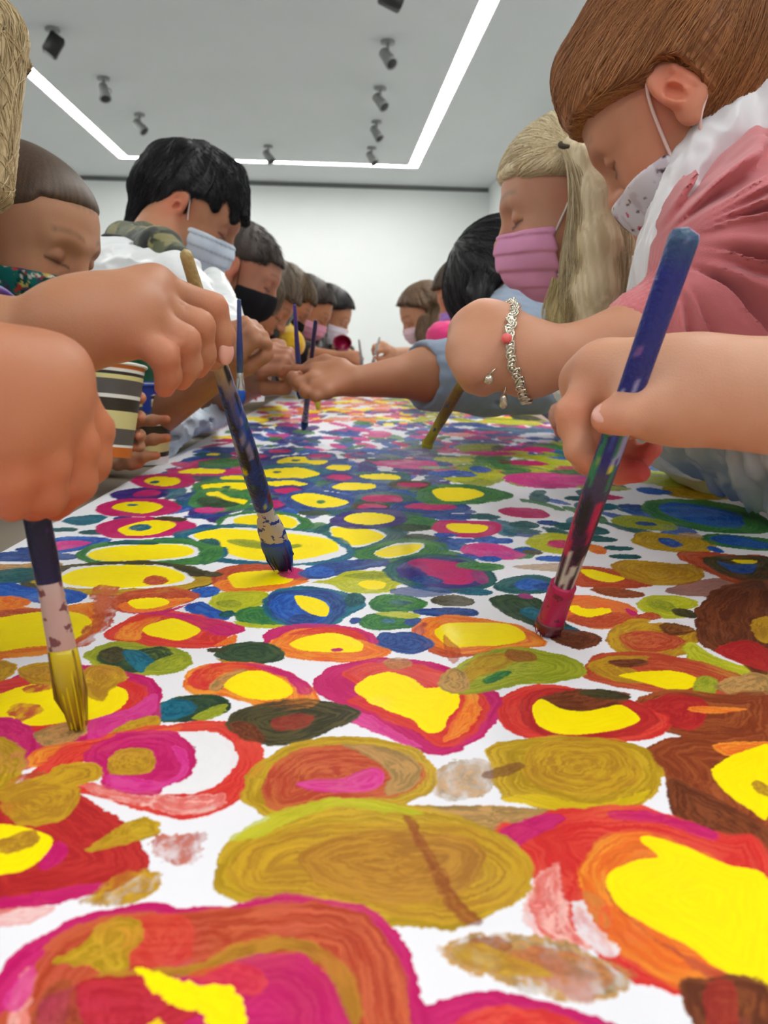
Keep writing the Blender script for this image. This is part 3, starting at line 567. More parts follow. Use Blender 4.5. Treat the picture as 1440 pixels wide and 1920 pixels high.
def build_paper():
    STEP = PAPER_STEP
    ys = []
    y = .125
    while y < 3.3:
        ys.append(y); y += max(y * y / (FPX * EYE) * STEP * 1.0, .00012)
    ys = list(np.linspace(PY0, .12, 110)) + ys + list(np.linspace(3.32, PY1, 12))
    ys = np.array(ys); NR = len(ys)
    NC = int(1440 / STEP * 1.05)
    V = np.zeros((NR, NC, 2))
    for i, yy in enumerate(ys):
        c = .02 * yy; w = .53 * (yy * .985 + .045)
        a = max(PX0, c - w); b = min(PX1, c + w)
        nl = 12 if a > PX0 else 1; nr = 12 if b < PX1 else 1
        nl = nr = 70
        inner = np.linspace(a, b, NC - nl - nr)
        L_ = np.linspace(PX0, a, nl, endpoint=False) if a > PX0 + .01 else np.linspace(PX0 - .0, PX0 + 1e-4, nl, endpoint=False)
        R_ = np.linspace(b, PX1, nr + 1)[1:] if b < PX1 - .01 else np.linspace(PX1, PX1 + 1e-4, nr + 1)[1:]
        V[i, :, 0] = np.sort(np.concatenate([L_, inner, R_])); V[i, :, 1] = yy
    X = V[:, :, 0]; Y = V[:, :, 1]
    C = np.empty((NR, NC, 3)); C[:] = lin((236, 237, 243))
    H = np.zeros((NR, NC))
    WET = np.zeros((NR, NC))
    for bi, (key, pts, al, rag) in enumerate(BL):
        if al <= 0: continue
        p = catmull(pts)
        x0, y0 = p.min(0); x1, y1 = p.max(0); size = math.sqrt(max((x1 - x0) * (y1 - y0), 1e-8))
        mg = size * .06 + .001
        r0, r1 = np.searchsorted(ys, y0 - mg), np.searchsorted(ys, y1 + mg)
        if r1 <= r0: continue
        sub = X[r0:r1]
        cm = np.where((sub.max(0) >= x0 - mg) & (sub.min(0) <= x1 + mg))[0]
        if len(cm) == 0: continue
        c0, c1 = cm[0], cm[-1] + 1
        x = X[r0:r1, c0:c1]; yv = Y[r0:r1, c0:c1]
        # ragged outline: warp the lookup position
        fr = 1.0 / max(size * .12, .0012)
        wx = (fbm(x * fr, yv * fr, seed=bi) - .5) * size * .10 * rag + (fbm(x * 700, yv * 700, seed=bi + 3) - .5) * .0022 * rag
        wy = (fbm(x * fr, yv * fr, seed=bi + 50) - .5) * size * .10 * rag + (fbm(x * 700, yv * 700, seed=bi + 9) - .5) * .0022 * rag
        qx = x + wx; qy = yv + wy
        inside = np.zeros(x.shape, bool); d2 = np.full(x.shape, 1e9)
        m = len(p)
        for i in range(m):
            ax, ay = p[i]; bx, by = p[(i + 1) % m]
            ex, ey = bx - ax, by - ay
            t = np.clip(((qx - ax) * ex + (qy - ay) * ey) / (ex * ex + ey * ey + 1e-12), 0, 1)
            dx = qx - ax - t * ex; dy = qy - ay - t * ey
            d2 = np.minimum(d2, dx * dx + dy * dy)
            cond = (ay > qy) != (by > qy)
            if ey != 0: inside ^= cond & (qx < ex * (qy - ay) / ey + ax)
        sd = np.sqrt(d2) * np.where(inside, 1, -1)

        cx, cy = p.mean(0)
        ang = np.arctan2(yv - cy, x - cx)
        k1, k2, am = PAL[key]
        u_ = np.abs(sd) / .0011
        st = .5 * noise(u_, ang * 2.2 + 7, seed=bi) + .3 * noise(u_ * 2.6, ang * 3.5, seed=bi + 5) + .2 * fbm(x * 90, yv * 90, seed=bi)
        s = sstep(.32, .70, st) * min(am * 1.15, 1)
        px_w = yv / FPX; cwd = np.maximum(px_w * .8, .00018)
        if key not in 'YWPU':
            under = WET[r0:r1, c0:c1]
            sd = sd + (st - .5) * min(size * .07, .0045) * (.35 + .65 * under)
            cwd = cwd + under * min(size * .022, .0018)
        cov = sstep(-.6, .8, sd / cwd)
        big = fbm(x * 28, yv * 28, seed=bi + 77)
        s = np.clip(s * (.5 + big), 0, 1)
        col = lin(k1) * (1 - s[..., None]) + lin(k2) * s[..., None]
        if key not in 'YW': col = col * (1 + (noise(u_ * 3.1, ang * 4.0, seed=bi + 31)[..., None] - .5) * .30 * am)
        if key not in 'YW' and size > .02:
            mixn = sstep(.45, .75, fbm(x * 45, yv * 45, seed=bi + 91) * .6 + st * .4)[..., None] * .45
            col = col * (1 - mixn) + C[r0:r1, c0:c1] * mixn * np.clip(WET[r0:r1, c0:c1], 0, 1)[..., None] + col * mixn * (1 - np.clip(WET[r0:r1, c0:c1], 0, 1)[..., None])
        if rag >= .9:   # dry brush: paper shows through
            dry = sstep(.62, .34, fbm(x * 260, yv * 120, seed=bi + 13) * .6 + st * .4) * .75 * min(rag, 1.2)
            cov = cov * (1 - np.clip(dry * sstep(.012, 0, np.abs(sd) - .001) , 0, 1) * .8)
        cov = cov * al
        if key in 'WE' : cov = cov * .96
        C[r0:r1, c0:c1] = C[r0:r1, c0:c1] * (1 - cov[..., None]) + col * cov[..., None]
        if key != 'W':
            rim = np.exp(-((np.abs(sd) - .0006) / .0008) ** 2)
            hh = .00006 + .00007 * rim + .00010 * (st - .5)
            H[r0:r1, c0:c1] = H[r0:r1, c0:c1] * (1 - cov) + (H[r0:r1, c0:c1] * .3 + hh) * cov
            w_ = .45 + .55 * sstep(.5, .7, big)
            WET[r0:r1, c0:c1] = WET[r0:r1, c0:c1] * (1 - cov) + w_ * cov
        else:
            WET[r0:r1, c0:c1] *= (1 - cov); H[r0:r1, c0:c1] *= (1 - cov)
    Z = TABLE_Z + H * np.clip(1.6 - Y, 0, 1)
    verts = np.stack([X, Y, Z], -1).reshape(-1, 3)
    idx = np.arange(NR * NC).reshape(NR, NC)
    f = np.stack([idx[:-1, :-1], idx[:-1, 1:], idx[1:, 1:], idx[1:, :-1]], -1).reshape(-1, 4)
    m, nt, b = new_mat('painted_paper')
    N = nt.nodes; L = nt.links
    vc = N.new('ShaderNodeVertexColor'); vc.layer_name = 'Col'
    L.new(vc.outputs[0], b.inputs['Base Color'])
    wa = N.new('ShaderNodeAttribute'); wa.attribute_name = 'wet'
    mr = N.new('ShaderNodeMapRange'); mr.inputs[3].default_value = .7; mr.inputs[4].default_value = .38
    L.new(wa.outputs['Fac'], mr.inputs[0]); L.new(mr.outputs[0], b.inputs['Roughness'])
    b.inputs['Specular IOR Level'].default_value = .25; b.inputs['IOR'].default_value = 1.28
    tc = N.new('ShaderNodeTexCoord'); n = N.new('ShaderNodeTexNoise'); n.inputs['Scale'].default_value = 900; n.inputs['Detail'].default_value = 3
    L.new(tc.outputs['Object'], n.inputs['Vector'])
    bp = N.new('ShaderNodeBump'); bp.inputs['Distance'].default_value = .0003; bp.inputs['Strength'].default_value = .25
    L.new(n.outputs[0], bp.inputs['Height']); L.new(bp.outputs[0], b.inputs['Normal'])
    o = mesh_obj('painted_paper', verts, f, m, None, C.reshape(-1, 3))
    a = o.data.attributes.new('wet', 'FLOAT', 'POINT'); a.data.foreach_set('value', WET.ravel().astype(np.float32))
    tag(o, 'long white paper sheet on the tables covered with colourful painted ovals', 'painting')
    return o
PAPER_STEP = 1.35
build_paper()

# =================================================================== solid modelling with distance fields
class Ell:
    def __init__(s, c, r, R=None):
        s.c = np.asarray(c, float); s.r = np.asarray(r, float) * np.ones(3); s.R = R
        s.br = s.r.max(); s.bc = s.c
    def __call__(s, p):
        q = p - s.c
        if s.R is not None: q = q @ s.R
        k0 = np.sqrt(((q / s.r) ** 2).sum(-1)); k1 = np.sqrt(((q / s.r ** 2) ** 2).sum(-1)) + 1e-9
        return k0 * (k0 - 1) / k1
class Cap:
    def __init__(s, a, b, ra, rb=None, flat=None, side=None):
        """tapered capsule; flat<1 squashes it across 'side'"""
        s.a = np.asarray(a, float); s.b = np.asarray(b, float); s.ra = ra; s.rb = ra if rb is None else rb
        s.bc = (s.a + s.b) / 2; s.br = np.linalg.norm(s.b - s.a) / 2 + max(s.ra, s.rb)
        s.flat = flat; s.side = None if side is None else unit(side)
    def __call__(s, p):
        ab = s.b - s.a; q = p - s.a
        if s.flat is not None:
            k = (q @ s.side); q = q + np.outer(k * (1 / s.flat - 1), s.side)
            ab = ab + s.side * (np.dot(ab, s.side) * (1 / s.flat - 1))
        t = np.clip((q @ ab) / (ab @ ab + 1e-12), 0, 1)
        d = np.sqrt(((q - t[:, None] * ab) ** 2).sum(-1)) - (s.ra + (s.rb - s.ra) * t)
        return d * (s.flat if s.flat is not None else 1) if s.flat is not None else d
class Slab:
    """half space (p-c).n < 0 is inside"""
    def __init__(s, c, n): s.c = np.asarray(c, float); s.n = unit(n); s.bc = s.c; s.br = 1e3
    def __call__(s, p): return (p - s.c) @ s.n
class Wedge:
    """intersection of half spaces"""
    def __init__(s, planes, c): s.pl = planes; s.bc = np.asarray(c, float); s.br = 1e3
    def __call__(s, p):
        d = s.pl[0](p)
        for q in s.pl[1:]: d = np.maximum(d, q(p))
        return d
class Solid:
    def __init__(s): s.ops = []
    def u(s, prim, k=.004): s.ops.append(('u', prim, k)); return s
    def cut(s, prim, k=.004): s.ops.append(('s', prim, k)); return s
    def keep(s, prim, k=.002): s.ops.append(('i', prim, k)); return s
    def field(s, p, bc=None, far=None):
        d = np.full(len(p), 1e3)
        for op, pr, k in s.ops:
            q = pr(p)
            if op == 'u':
                h = np.clip(k - np.abs(d - q), 0, None) / k
                d = np.minimum(d, q) - h * h * k * .25
            elif op == 's':
                q = -q
                h = np.clip(k - np.abs(d - q), 0, None) / k
                d = np.maximum(d, q) + h * h * k * .25
            else:
                h = np.clip(k - np.abs(d - q), 0, None) / k
                d = np.maximum(d, q) + h * h * k * .25
        return d
    def bounds(s, pad):
        lo = np.full(3, 1e9); hi = -lo
        for op, pr, k in s.ops:
            if op == 'u':
                lo = np.minimum(lo, pr.bc - pr.br); hi = np.maximum(hi, pr.bc + pr.br)
        return lo - pad, hi + pad

def polygonise(solid, vox, disp=None, lo=None, hi=None, dmax=.02):
    """naive surface nets, evaluated only in blocks near the surface"""
    a, b = solid.bounds(.01)
    if lo is not None: a = np.maximum(a, lo)
    if hi is not None: b = np.minimum(b, hi)
    BS = 8
    nb = np.ceil((b - a) / (vox * BS)).astype(int) + 1
    n = nb * BS
    F = np.full(tuple(n), 1.0, np.float32)
    gi = np.stack(np.meshgrid(*[np.arange(k) for k in nb], indexing='ij'), -1).reshape(-1, 3)
    cen = a + (gi * BS + (BS - 1) / 2) * vox
    half = vox * BS * .5 * 1.7320508
    # cull per block
    dc = np.full(len(cen), 1e3)
    for k0 in range(0, len(cen), 60000): dc[k0:k0 + 60000] = solid.field(cen[k0:k0 + 60000])
    act = np.abs(dc) < half * 1.9 + (dmax if disp is not None else .0) * .6
    off = np.stack(np.meshgrid(*[np.arange(BS)] * 3, indexing='ij'), -1).reshape(-1, 3)
    ai = gi[act]; ac = cen[act]
    # coarse sign for the inactive blocks
    F4 = F.reshape(nb[0], BS, nb[1], BS, nb[2], BS)
    ins = gi[(~act) & (dc < 0)]
    F4[ins[:, 0], :, ins[:, 1], :, ins[:, 2], :] = -1.0
    CH = 600
    # sort so that chunks are spatially compact
    order = np.lexsort((ai[:, 2] // 4, ai[:, 1] // 4, ai[:, 0] // 4)); ai = ai[order]; ac = ac[order]
    key = (ai // 4); brk = np.flatnonzero(np.any(np.diff(key, axis=0) != 0, axis=1)) + 1
    starts = np.concatenate([[0], brk, [len(ai)]])
    for i in range(len(starts) - 1):
        s0, s1 = starts[i], starts[i + 1]
        if s1 <= s0: continue
        blk = ai[s0:s1]
        pts = a + (blk[:, None, :] * BS + off[None]) * vox
        p = pts.reshape(-1, 3)
        c = p.mean(0); rr = np.sqrt(((p - c) ** 2).sum(1).max())
        d = np.full(len(p), 1e3)
        for op, pr, k in solid.ops:
            if np.linalg.norm(pr.bc - c) - pr.br > rr + k + .035 and op != 'i': continue
            q = pr(p)
            if op == 'u':
                h = np.clip(k - np.abs(d - q), 0, None) / k
                d = np.minimum(d, q) - h * h * k * .25
            elif op == 's':
                h = np.clip(k - np.abs(d + q), 0, None) / k
                d = np.maximum(d, -q) + h * h * k * .25
            else:
                h = np.clip(k - np.abs(d - q), 0, None) / k
                d = np.maximum(d, q) + h * h * k * .25
        if disp is not None: d = d + disp(p)
        v = np.clip(d, -1, 1).reshape(len(blk), BS, BS, BS).astype(np.float32)
        F4[blk[:, 0], :, blk[:, 1], :, blk[:, 2], :] = v
    F = F4.reshape(tuple(n))
    S = F < 0
    # cells with a sign change
    c8 = [S[i:n[0] - 1 + i, j:n[1] - 1 + j, k:n[2] - 1 + k] for i in (0, 1) for j in (0, 1) for k in (0, 1)]
    al = c8[0].copy(); an = c8[0].copy()
    for q in c8[1:]: al &= q; an |= q
    cell = an & ~al
    ci = np.argwhere(cell)
    if len(ci) == 0: return np.zeros((0, 3)), np.zeros((0, 4), int)
    idm = np.full(cell.shape, -1, np.int32); idm[cell] = np.arange(len(ci))
    val = {}
    for i in (0, 1):
        for j in (0, 1):
            for k in (0, 1): val[i, j, k] = F[ci[:, 0] + i, ci[:, 1] + j, ci[:, 2] + k].astype(float)
    acc = np.zeros((len(ci), 3)); cnt = np.zeros(len(ci))
    cr = list(val)
    for A in cr:
        for ax in range(3):
            if A[ax] == 1: continue
            Bq = list(A); Bq[ax] = 1; Bq = tuple(Bq)
            va, vb = val[A], val[Bq]; m_ = (va < 0) != (vb < 0)
            t = np.where(m_, va / np.where(m_, va - vb, 1), 0)
            pnt = np.array(A, float)[None].repeat(len(ci), 0); pnt[:, ax] += t
            acc[m_] += pnt[m_]; cnt[m_] += 1
    verts = a + (ci + acc / cnt[:, None]) * vox
    faces = []
    for ax in range(3):
        o1, o2 = [(1, 2), (2, 0), (0, 1)][ax]
        sl0 = [slice(1, n[q] - 1) for q in range(3)]; sl0[ax] = slice(0, n[ax] - 1)
        sl1 = list(sl0); sl1[ax] = slice(1, n[ax])
        s0 = S[tuple(sl0)]; s1 = S[tuple(sl1)]
        e = np.argwhere(s0 != s1)
        if len(e) == 0: continue
        base = e + np.array([0 if q == ax else 1 for q in range(3)])
        flip = s0[tuple(e.T)]
        u1 = np.zeros(3, int); u1[o1] = 1; u2 = np.zeros(3, int); u2[o2] = 1
        g = lambda w: idm[tuple((base - w).T)]
        q = np.stack([g(u1 + u2), g(u2), g(np.zeros(3, int)), g(u1)], -1)
        q[~flip] = q[~flip][:, ::-1]
        faces.append(q)
    faces = np.concatenate(faces)
    faces = faces[(faces >= 0).all(1)]
    return verts, faces

def solid_obj(name, solid, vox, mat_, parent, color=None, disp=None, lo=None, hi=None, relax=1):
    v, f = polygonise(solid, vox, disp, lo, hi)
    if relax and len(f):
        for _ in range(relax):
            s = np.zeros_like(v); c = np.zeros(len(v))
            for k in range(4):
                a_, b_ = f[:, k], f[:, (k + 1) % 4]
                for q in range(3):
                    s[:, q] += np.bincount(a_, v[b_, q], len(v)) + np.bincount(b_, v[a_, q], len(v))
                c += np.bincount(a_, minlength=len(v)) + np.bincount(b_, minlength=len(v))
            v = v * .5 + .5 * s / np.maximum(c, 1)[:, None]
    col = None
    if color is not None: col = color(v) if callable(color) else np.tile(lin(color), (len(v), 1))
    return mesh_obj(name, v, f, mat_, parent, col)

# =================================================================== figure kit
def frame(fwd, up=(0, 0, 1)):
    """local axes as columns: x = figure's right, y = forward, z = up"""
    f = unit(fwd); u = np.asarray(up, float); u = unit(u - f * np.dot(u, f)); r = np.cross(f, u)
    return np.array([r, f, u]).T
class Head:
    def __init__(s, c, fwd, up=(0, 0, 1), size=1.0):
        s.c = np.asarray(c, float); s.R = frame(fwd, up); s.s = size
    def w(s, *q):
        return s.c + s.R @ (np.asarray(q, float) * s.s)
    def loc(s, p): return (p - s.c) @ s.R / s.s
    def el(s, c, r, k=None, rot=None):
        R = s.R if rot is None else s.R @ rot
        return Ell(s.w(*c), np.asarray(r, float) * s.s, R)
    def cap(s, a, b, ra, rb=None): return Cap(s.w(*a), s.w(*b), ra * s.s, None if rb is None else rb * s.s)

def rotx(a): a = math.radians(a); return np.array([[1, 0, 0], [0, math.cos(a), -math.sin(a)], [0, math.sin(a), math.cos(a)]])
def roty(a): a = math.radians(a); return np.array([[math.cos(a), 0, math.sin(a)], [0, 1, 0], [-math.sin(a), 0, math.cos(a)]])
def rotz(a): a = math.radians(a); return np.array([[math.cos(a), -math.sin(a), 0], [math.sin(a), math.cos(a), 0], [0, 0, 1]])

def head_solid(S, h, nose=1.0, detail=True):
    e = h.el
    S.u(e((0, -.014, .042), (.072, .090, .078)), .01)
    S.u(e((0, .034, .045), (.060, .050, .052)), .03)
    S.u(e((0, .030, -.004), (.055, .052, .052)), .03)
    S.u(e((0, .032, -.042), (.043, .046, .032)), .025)
    S.u(e((0, .066, -.062), (.017, .015, .014)), .02)
    for q in (-1, 1):
        S.u(e((q * .034, .052, -.016), (.022, .025, .024)), .02)
        S.u(h.cap((q * .010, .083, .038), (q * .040, .070, .037), .007), .016)
        S.cut(e((q * .031, .092, .022), (.015, .014, .012)), .014)
        S.u(e((q * .0315, .071, .020), (.0135, .0115, .0105)), .003)
        if detail: S.cut(h.cap((q * .022, .085, .013), (q * .043, .076, .014), .0014), .002)
    S.u(h.cap((0, .083, .026), (0, .097 + .004 * nose, -.002), .006, .0085), .012)
    S.u(e((0, .101, -.004), (.009, .009, .008)), .006)
    for q in (-1, 1):
        S.u(e((q * .0095, .093, -.006), (.006, .007, .006)), .006)
    S.u(e((0, .083, -.030), (.018, .009, .006)), .006); S.u(e((0, .081, -.040), (.015, .008, .006)), .006)
    if detail: S.cut(h.cap((-.017, .088, -.0352), (.017, .088, -.0352), .001), .003)
    for q in (-1, 1):
        # ear: flares back and out; rim, bowl and lobe
        R = rotz(q * -24) @ rotx(-14)
        S.u(h.el((q * .074, -.010, .010), (.008, .020, .030), rot=R), .006)
        S.u(h.el((q * .073, -.001, -.017), (.007, .010, .012), rot=R), .008)
        ex = lambda y, z, o=0: tuple(np.array([q * .074, -.010, .010]) + R @ np.array([q * (.006 + o), y, z]))
        if detail:
            S.cut(h.el(ex(.002, .004, .004), (.0075, .0135, .0215), rot=R), .004)
            S.u(h.cap(ex(.004, -.010, .0), ex(.004, .004, .0), .0045), .006)     # anti-helix ridge
            S.u(h.cap(ex(.016, -.004, -.001), ex(.015, -.011, -.001), .0045), .005)  # tragus
            S.cut(h.el(ex(.009, -.004, .000), (.006, .0065, .009), rot=R), .004)
            S.u(h.cap(ex(-.006, -.012, .0), ex(-.008, .010, .0), .0038), .004)
        else:
            S.cut(h.el(ex(.001, .004, .004), (.007, .013, .020), rot=R), .004)
    return S

def bone(S, pts, rad, k=.015, first=None):
    for i in range(len(pts) - 1):
        S.u(Cap(pts[i], pts[i + 1], rad[i], rad[i + 1]), k if (i or first is None) else first)

def skin_colour(tone, spots=()):
    """mottled skin; spots = (centre, radius, rgb, strength) for ears, knuckles, brows, lips"""
    def f(v):
        c = np.tile(lin(tone) * np.array([.88, .86, .82]), (len(v), 1))
        n = fbm(v[:, 0] * 60, v[:, 1] * 60, v[:, 2] * 60, seed=3)
        c = c * (1 + (n[:, None] - .5) * np.array([.10, .22, .28]))
        n2 = fbm(v[:, 0] * 18, v[:, 1] * 18, v[:, 2] * 18, seed=9)
        c = c * (1 + (n2[:, None] - .5) * np.array([.06, .2, .2]))
        for s in spots:
            if callable(s): c = s(v, c); continue
            cen, r, rgb, a = s
            d = np.sqrt(((v - cen) ** 2).sum(1)) if not isinstance(cen, Cap) else cen(v)
            w = np.exp(-(np.maximum(d, 0) / r) ** 2) * a
            c = c * (1 - w[:, None]) + lin(rgb) * w[:, None]
        return c
    return f
def face_spots(h, tone, brow=(70, 50, 36), lip=(178, 96, 84), lash=(34, 24, 20), scalp=None, scalp_fn=None):
    t = np.array(tone, float)
    sp = []
    for q in (-1, 1):
        sp.append((h.w(q * .078, -.008, .010), .030 * h.s, tuple(t * (1.06, .80, .76)), .75))
        sp.append((h.w(q * .036, .070, -.018), .022 * h.s, tuple(t * (1.05, .86, .84)), .5))
        sp.append((h.w(q * .031, .083, .014), .012 * h.s, tuple(t * (.82, .72, .70)), .5))
        def lashes(v, c, q=q):
            l = h.loc(v)
            u = (l[:, 0] * q - .031) / .015
            line = .0125 + .0015 * u - .003 * u * u * -1 * 0
            w = np.exp(-((l[:, 2] - line) / .0017) ** 2) * (np.abs(u) < 1.05) * (l[:, 1] > .055)
            bl = .046 + .004 * (1 - u * u * .6)
            b = np.exp(-((l[:, 2] - bl) / .0034) ** 2) * sstep(1.45, 1.1, np.abs(u)) * (l[:, 1] > .05) * (.55 + .45 * noise(l[:, 0] * 900, l[:, 2] * 300))
            c = c * (1 - w[:, None] * .75) + lin(lash) * w[:, None] * .75
            return c * (1 - b[:, None] * .62) + lin(brow) * b[:, None] * .62
        sp.append(lashes)
    sp.append((h.w(0, .104, -.004), .012 * h.s, tuple(t * (1.03, .84, .82)), .5))
    def lips(v, c):
        l = h.loc(v)
        w = np.exp(-((l[:, 2] + .035) / .008) ** 4 - (l[:, 0] / .019) ** 4) * (l[:, 1] > .07)
        return c * (1 - w[:, None] * .7) + lin(lip) * w[:, None] * .7
    sp.append(lips)
    if scalp is not None:
        def sc(v, c):
            l = h.loc(v); w = scalp_fn(l)
            return c * (1 - w[:, None]) + lin(scalp) * w[:, None]
        sp.append(sc)
    return sp

M_SKIN = mat('skin', (200, 150, 120), .52, vcol=True, bump=.12, bscale=900, sss=.12, spec=.35)
M_HAIR = mat('hair', (90, 60, 40), .45, vcol=True, spec=.35, bump=.2, bscale=700)
M_CLOTH = mat('woven_cloth', (90, 90, 90), .9, vcol=True, bump=.35, bscale=1100, sheen=.3, spec=.15)
M_PLASTIC = mat('apron_plastic', (225, 228, 230), .32, vcol=True, bump=.25, bscale=60, spec=.45)
M_MASK = mat('mask_cloth', (220, 220, 225), .85, vcol=True, bump=.15, bscale=1300, spec=.2)
M_CORD = mat('elastic_cord', (232, 226, 222), .8, bump=.1)
M_PAINTED = mat('painted_wood', (40, 60, 140), .38, vcol=True, bump=.5, bscale=420, spec=.45)
M_BRISTLE = mat('wet_bristle', (40, 60, 140), .3, vcol=True, spec=.5)

def mask(h, parent, colour, name='face_mask', cordcol=None, top=.010, back=.018, out=.004, pleats=True, voxel=.0022, snout=.005, sides=(-1, 1), cord_r=.0013, bag=None, low=-.086, cord=M_CORD):
    """cloth mask that wraps nose, cheeks and chin; loops go round the ears"""
    S = Solid()
    e = h.el
    S.u(e((0, .034, -.022), (.063 + out, .062, .058)), .01)
    S.u(e((0, .088 + snout * .4, -.022), (.022, .018 + snout, .036)), .03)
    S.u(e((0, .056, -.062), (.030, .026, .022)), .025)
    for q in (-1, 1): S.u(e((q * .034, .053, -.015), (.027, .0285, .028)), .012)
    if bag: S.u(e(*bag), .02)
    # outline in side view: polygon of half spaces in the local y-z plane
    def hs(y, z, ny, nz): return Slab(h.w(0, y, z), h.R @ np.array([0, ny, nz]))
    S.keep(hs(.105, top, -.25, 1.0), .004)          # top edge, dips towards the cheek
    S.keep(hs(back, -.02, -1.0, -.12), .004)          # side edge
    S.keep(hs(.035, low, -.45, -1.0), .006)
    def disp(p):
        l = h.loc(p)
        d = 0.0012 * (fbm(l[:, 0] * 60, l[:, 1] * 60, l[:, 2] * 60, seed=4) - .5)
        if pleats:
            z_ = (l[:, 2] + .085 - (l[:, 1] - .08) * .30) * 48; d = d + .0030 * (z_ - np.floor(z_)) ** 1.5
        return d * h.s
    o = solid_obj(name, S, voxel, M_MASK, parent, colour if callable(colour) else (lambda v: cloth_col(v, colour)), disp)
    for q in sides:
        cp = [(.060, back + .002, top - .026), (.071, back * .35 + .006, .012), (.0765, .004, .033), (.073, -.012, .040), (.064, -.030, .020), (.064, -.026, -.008), (.0715, -.006, -.026), (.064, .008, -.040), (.052, back + .008, -.060)]
        cp = np.array([h.w(q * a_, b_, c_) for a_, b_, c_ in cp]); sm = []
        for i in range(len(cp) - 1):
            p0, p1, p2, p3 = cp[max(i - 1, 0)], cp[i], cp[i + 1], cp[min(i + 2, len(cp) - 1)]
            for k in range(5):
                t = k / 5; sm.append(.5 * (2 * p1 + (p2 - p0) * t + (2 * p0 - 5 * p1 + 4 * p2 - p3) * t * t + (3 * p1 - p0 - 3 * p2 + p3) * t ** 3))
        sm.append(cp[-1])
        b = MB(); b.tube(sm, cord_r, n=6)
        b.build('ear_loop', cord, o)
    return o
def cloth_col(v, rgb, amt=.08):
    n = fbm(v[:, 0] * 40, v[:, 1] * 40, v[:, 2] * 40, seed=21)
    return lin(rgb)[None] * (1 + (n[:, None] - .5) * amt * 2)

def strands(name, seeds, step_fn, parent, col_fn, n=7, seg=.006, r=.0006, sides=3, seed=1, m=None):
    """thin hair strands traced through a direction field"""
    rng = np.random.RandomState(seed)
    p = np.asarray(seeds, float).copy(); K = len(p)
    path = [p.copy()]
    prev = None
    for i in range(n):
        d = step_fn(p, i, prev)
        d /= np.linalg.norm(d, axis=1)[:, None] + 1e-9
        p = p + d * seg; prev = d; path.append(p.copy())
    path = np.array(path)                       # n+1,K,3
    V = []; cols = []
    base = col_fn(path[0], rng)
    for i in range(n + 1):
        t = path[min(i + 1, n)] - path[max(i - 1, 0)]; t /= np.linalg.norm(t, axis=1)[:, None] + 1e-9
        a = np.cross(t, np.array([.3, .5, .81])); a /= np.linalg.norm(a, axis=1)[:, None] + 1e-9
        b = np.cross(t, a); rr = r * (1 - .75 * (i / n) ** 2)
        for k in range(sides):
            th = 2 * PI * k / sides
            V.append(path[i] + a * math.cos(th) * rr + b * math.sin(th) * rr); cols.append(base)
    V = np.array(V); cols = np.array(cols)      # (n+1)*sides, K, 3
    idx = np.arange(V.shape[0] * K).reshape(n + 1, sides, K)
    F = []
    for k in range(sides):
        k2 = (k + 1) % sides
        F.append(np.stack([idx[:-1, k], idx[:-1, k2], idx[1:, k2], idx[1:, k]], -1).reshape(-1, 4))
    return mesh_obj(name, V.reshape(-1, 3), np.concatenate(F), m or M_HAIR, parent, cols.reshape(-1, 3))
def around(S, c, e1, e2, n, off=.001, tilt=None, start=.012):
    """n points of a ring lying on the surface of S around centre c"""
    out = []
    for k in range(n):
        a = 2 * PI * k / n; d = e1 * math.cos(a) + e2 * math.sin(a)
        o = c if tilt is None else c + tilt(d)
        r_ = start
        for _ in range(60):
            v = S.field((o + d * r_)[None])[0]
            if v > off: break
            r_ += max(.0004, (off - v) * .5)
        out.append(o + d * r_)
    return out
def grad(S, p, e=.0015):
    g = np.zeros_like(p)
    for i in range(3):
        o = np.zeros(3); o[i] = e
        g[:, i] = S.field(p + o) - S.field(p - o)
    return g / (np.linalg.norm(g, axis=1)[:, None] + 1e-9)
def surface_seeds(S, n, lo, hi, keep=None, seed=2, it=5):
    rng = np.random.RandomState(seed)
    p = lo + rng.rand(n * 3, 3) * (hi - lo)
    for _ in range(it): p = p - grad(S, p) * S.field(p)[:, None]
    p = p[np.abs(S.field(p)) < .002]
    if keep is not None: p = p[keep(p)]
    return p[:n]
def hug(S, target, off=.0008, spread=.0, swirl=.15, seed=5):
    """direction field: follow 'target(p)' while staying on the surface of S"""
    rng = np.random.RandomState(seed)
    jit = {}
    def f(p, i, prev):
        d = target(p); d = d / (np.linalg.norm(d, axis=1)[:, None] + 1e-9)
        if 'j' not in jit or len(jit['j']) != len(p): jit['j'] = rng.randn(len(p), 3) * swirl
        d = d + jit['j']
        g = grad(S, p); d = d - g * (d * g).sum(1)[:, None]
        d = d / (np.linalg.norm(d, axis=1)[:, None] + 1e-9)
        dist = S.field(p) - off - spread * i
        return d - g * (dist / .006)[:, None]
    return f

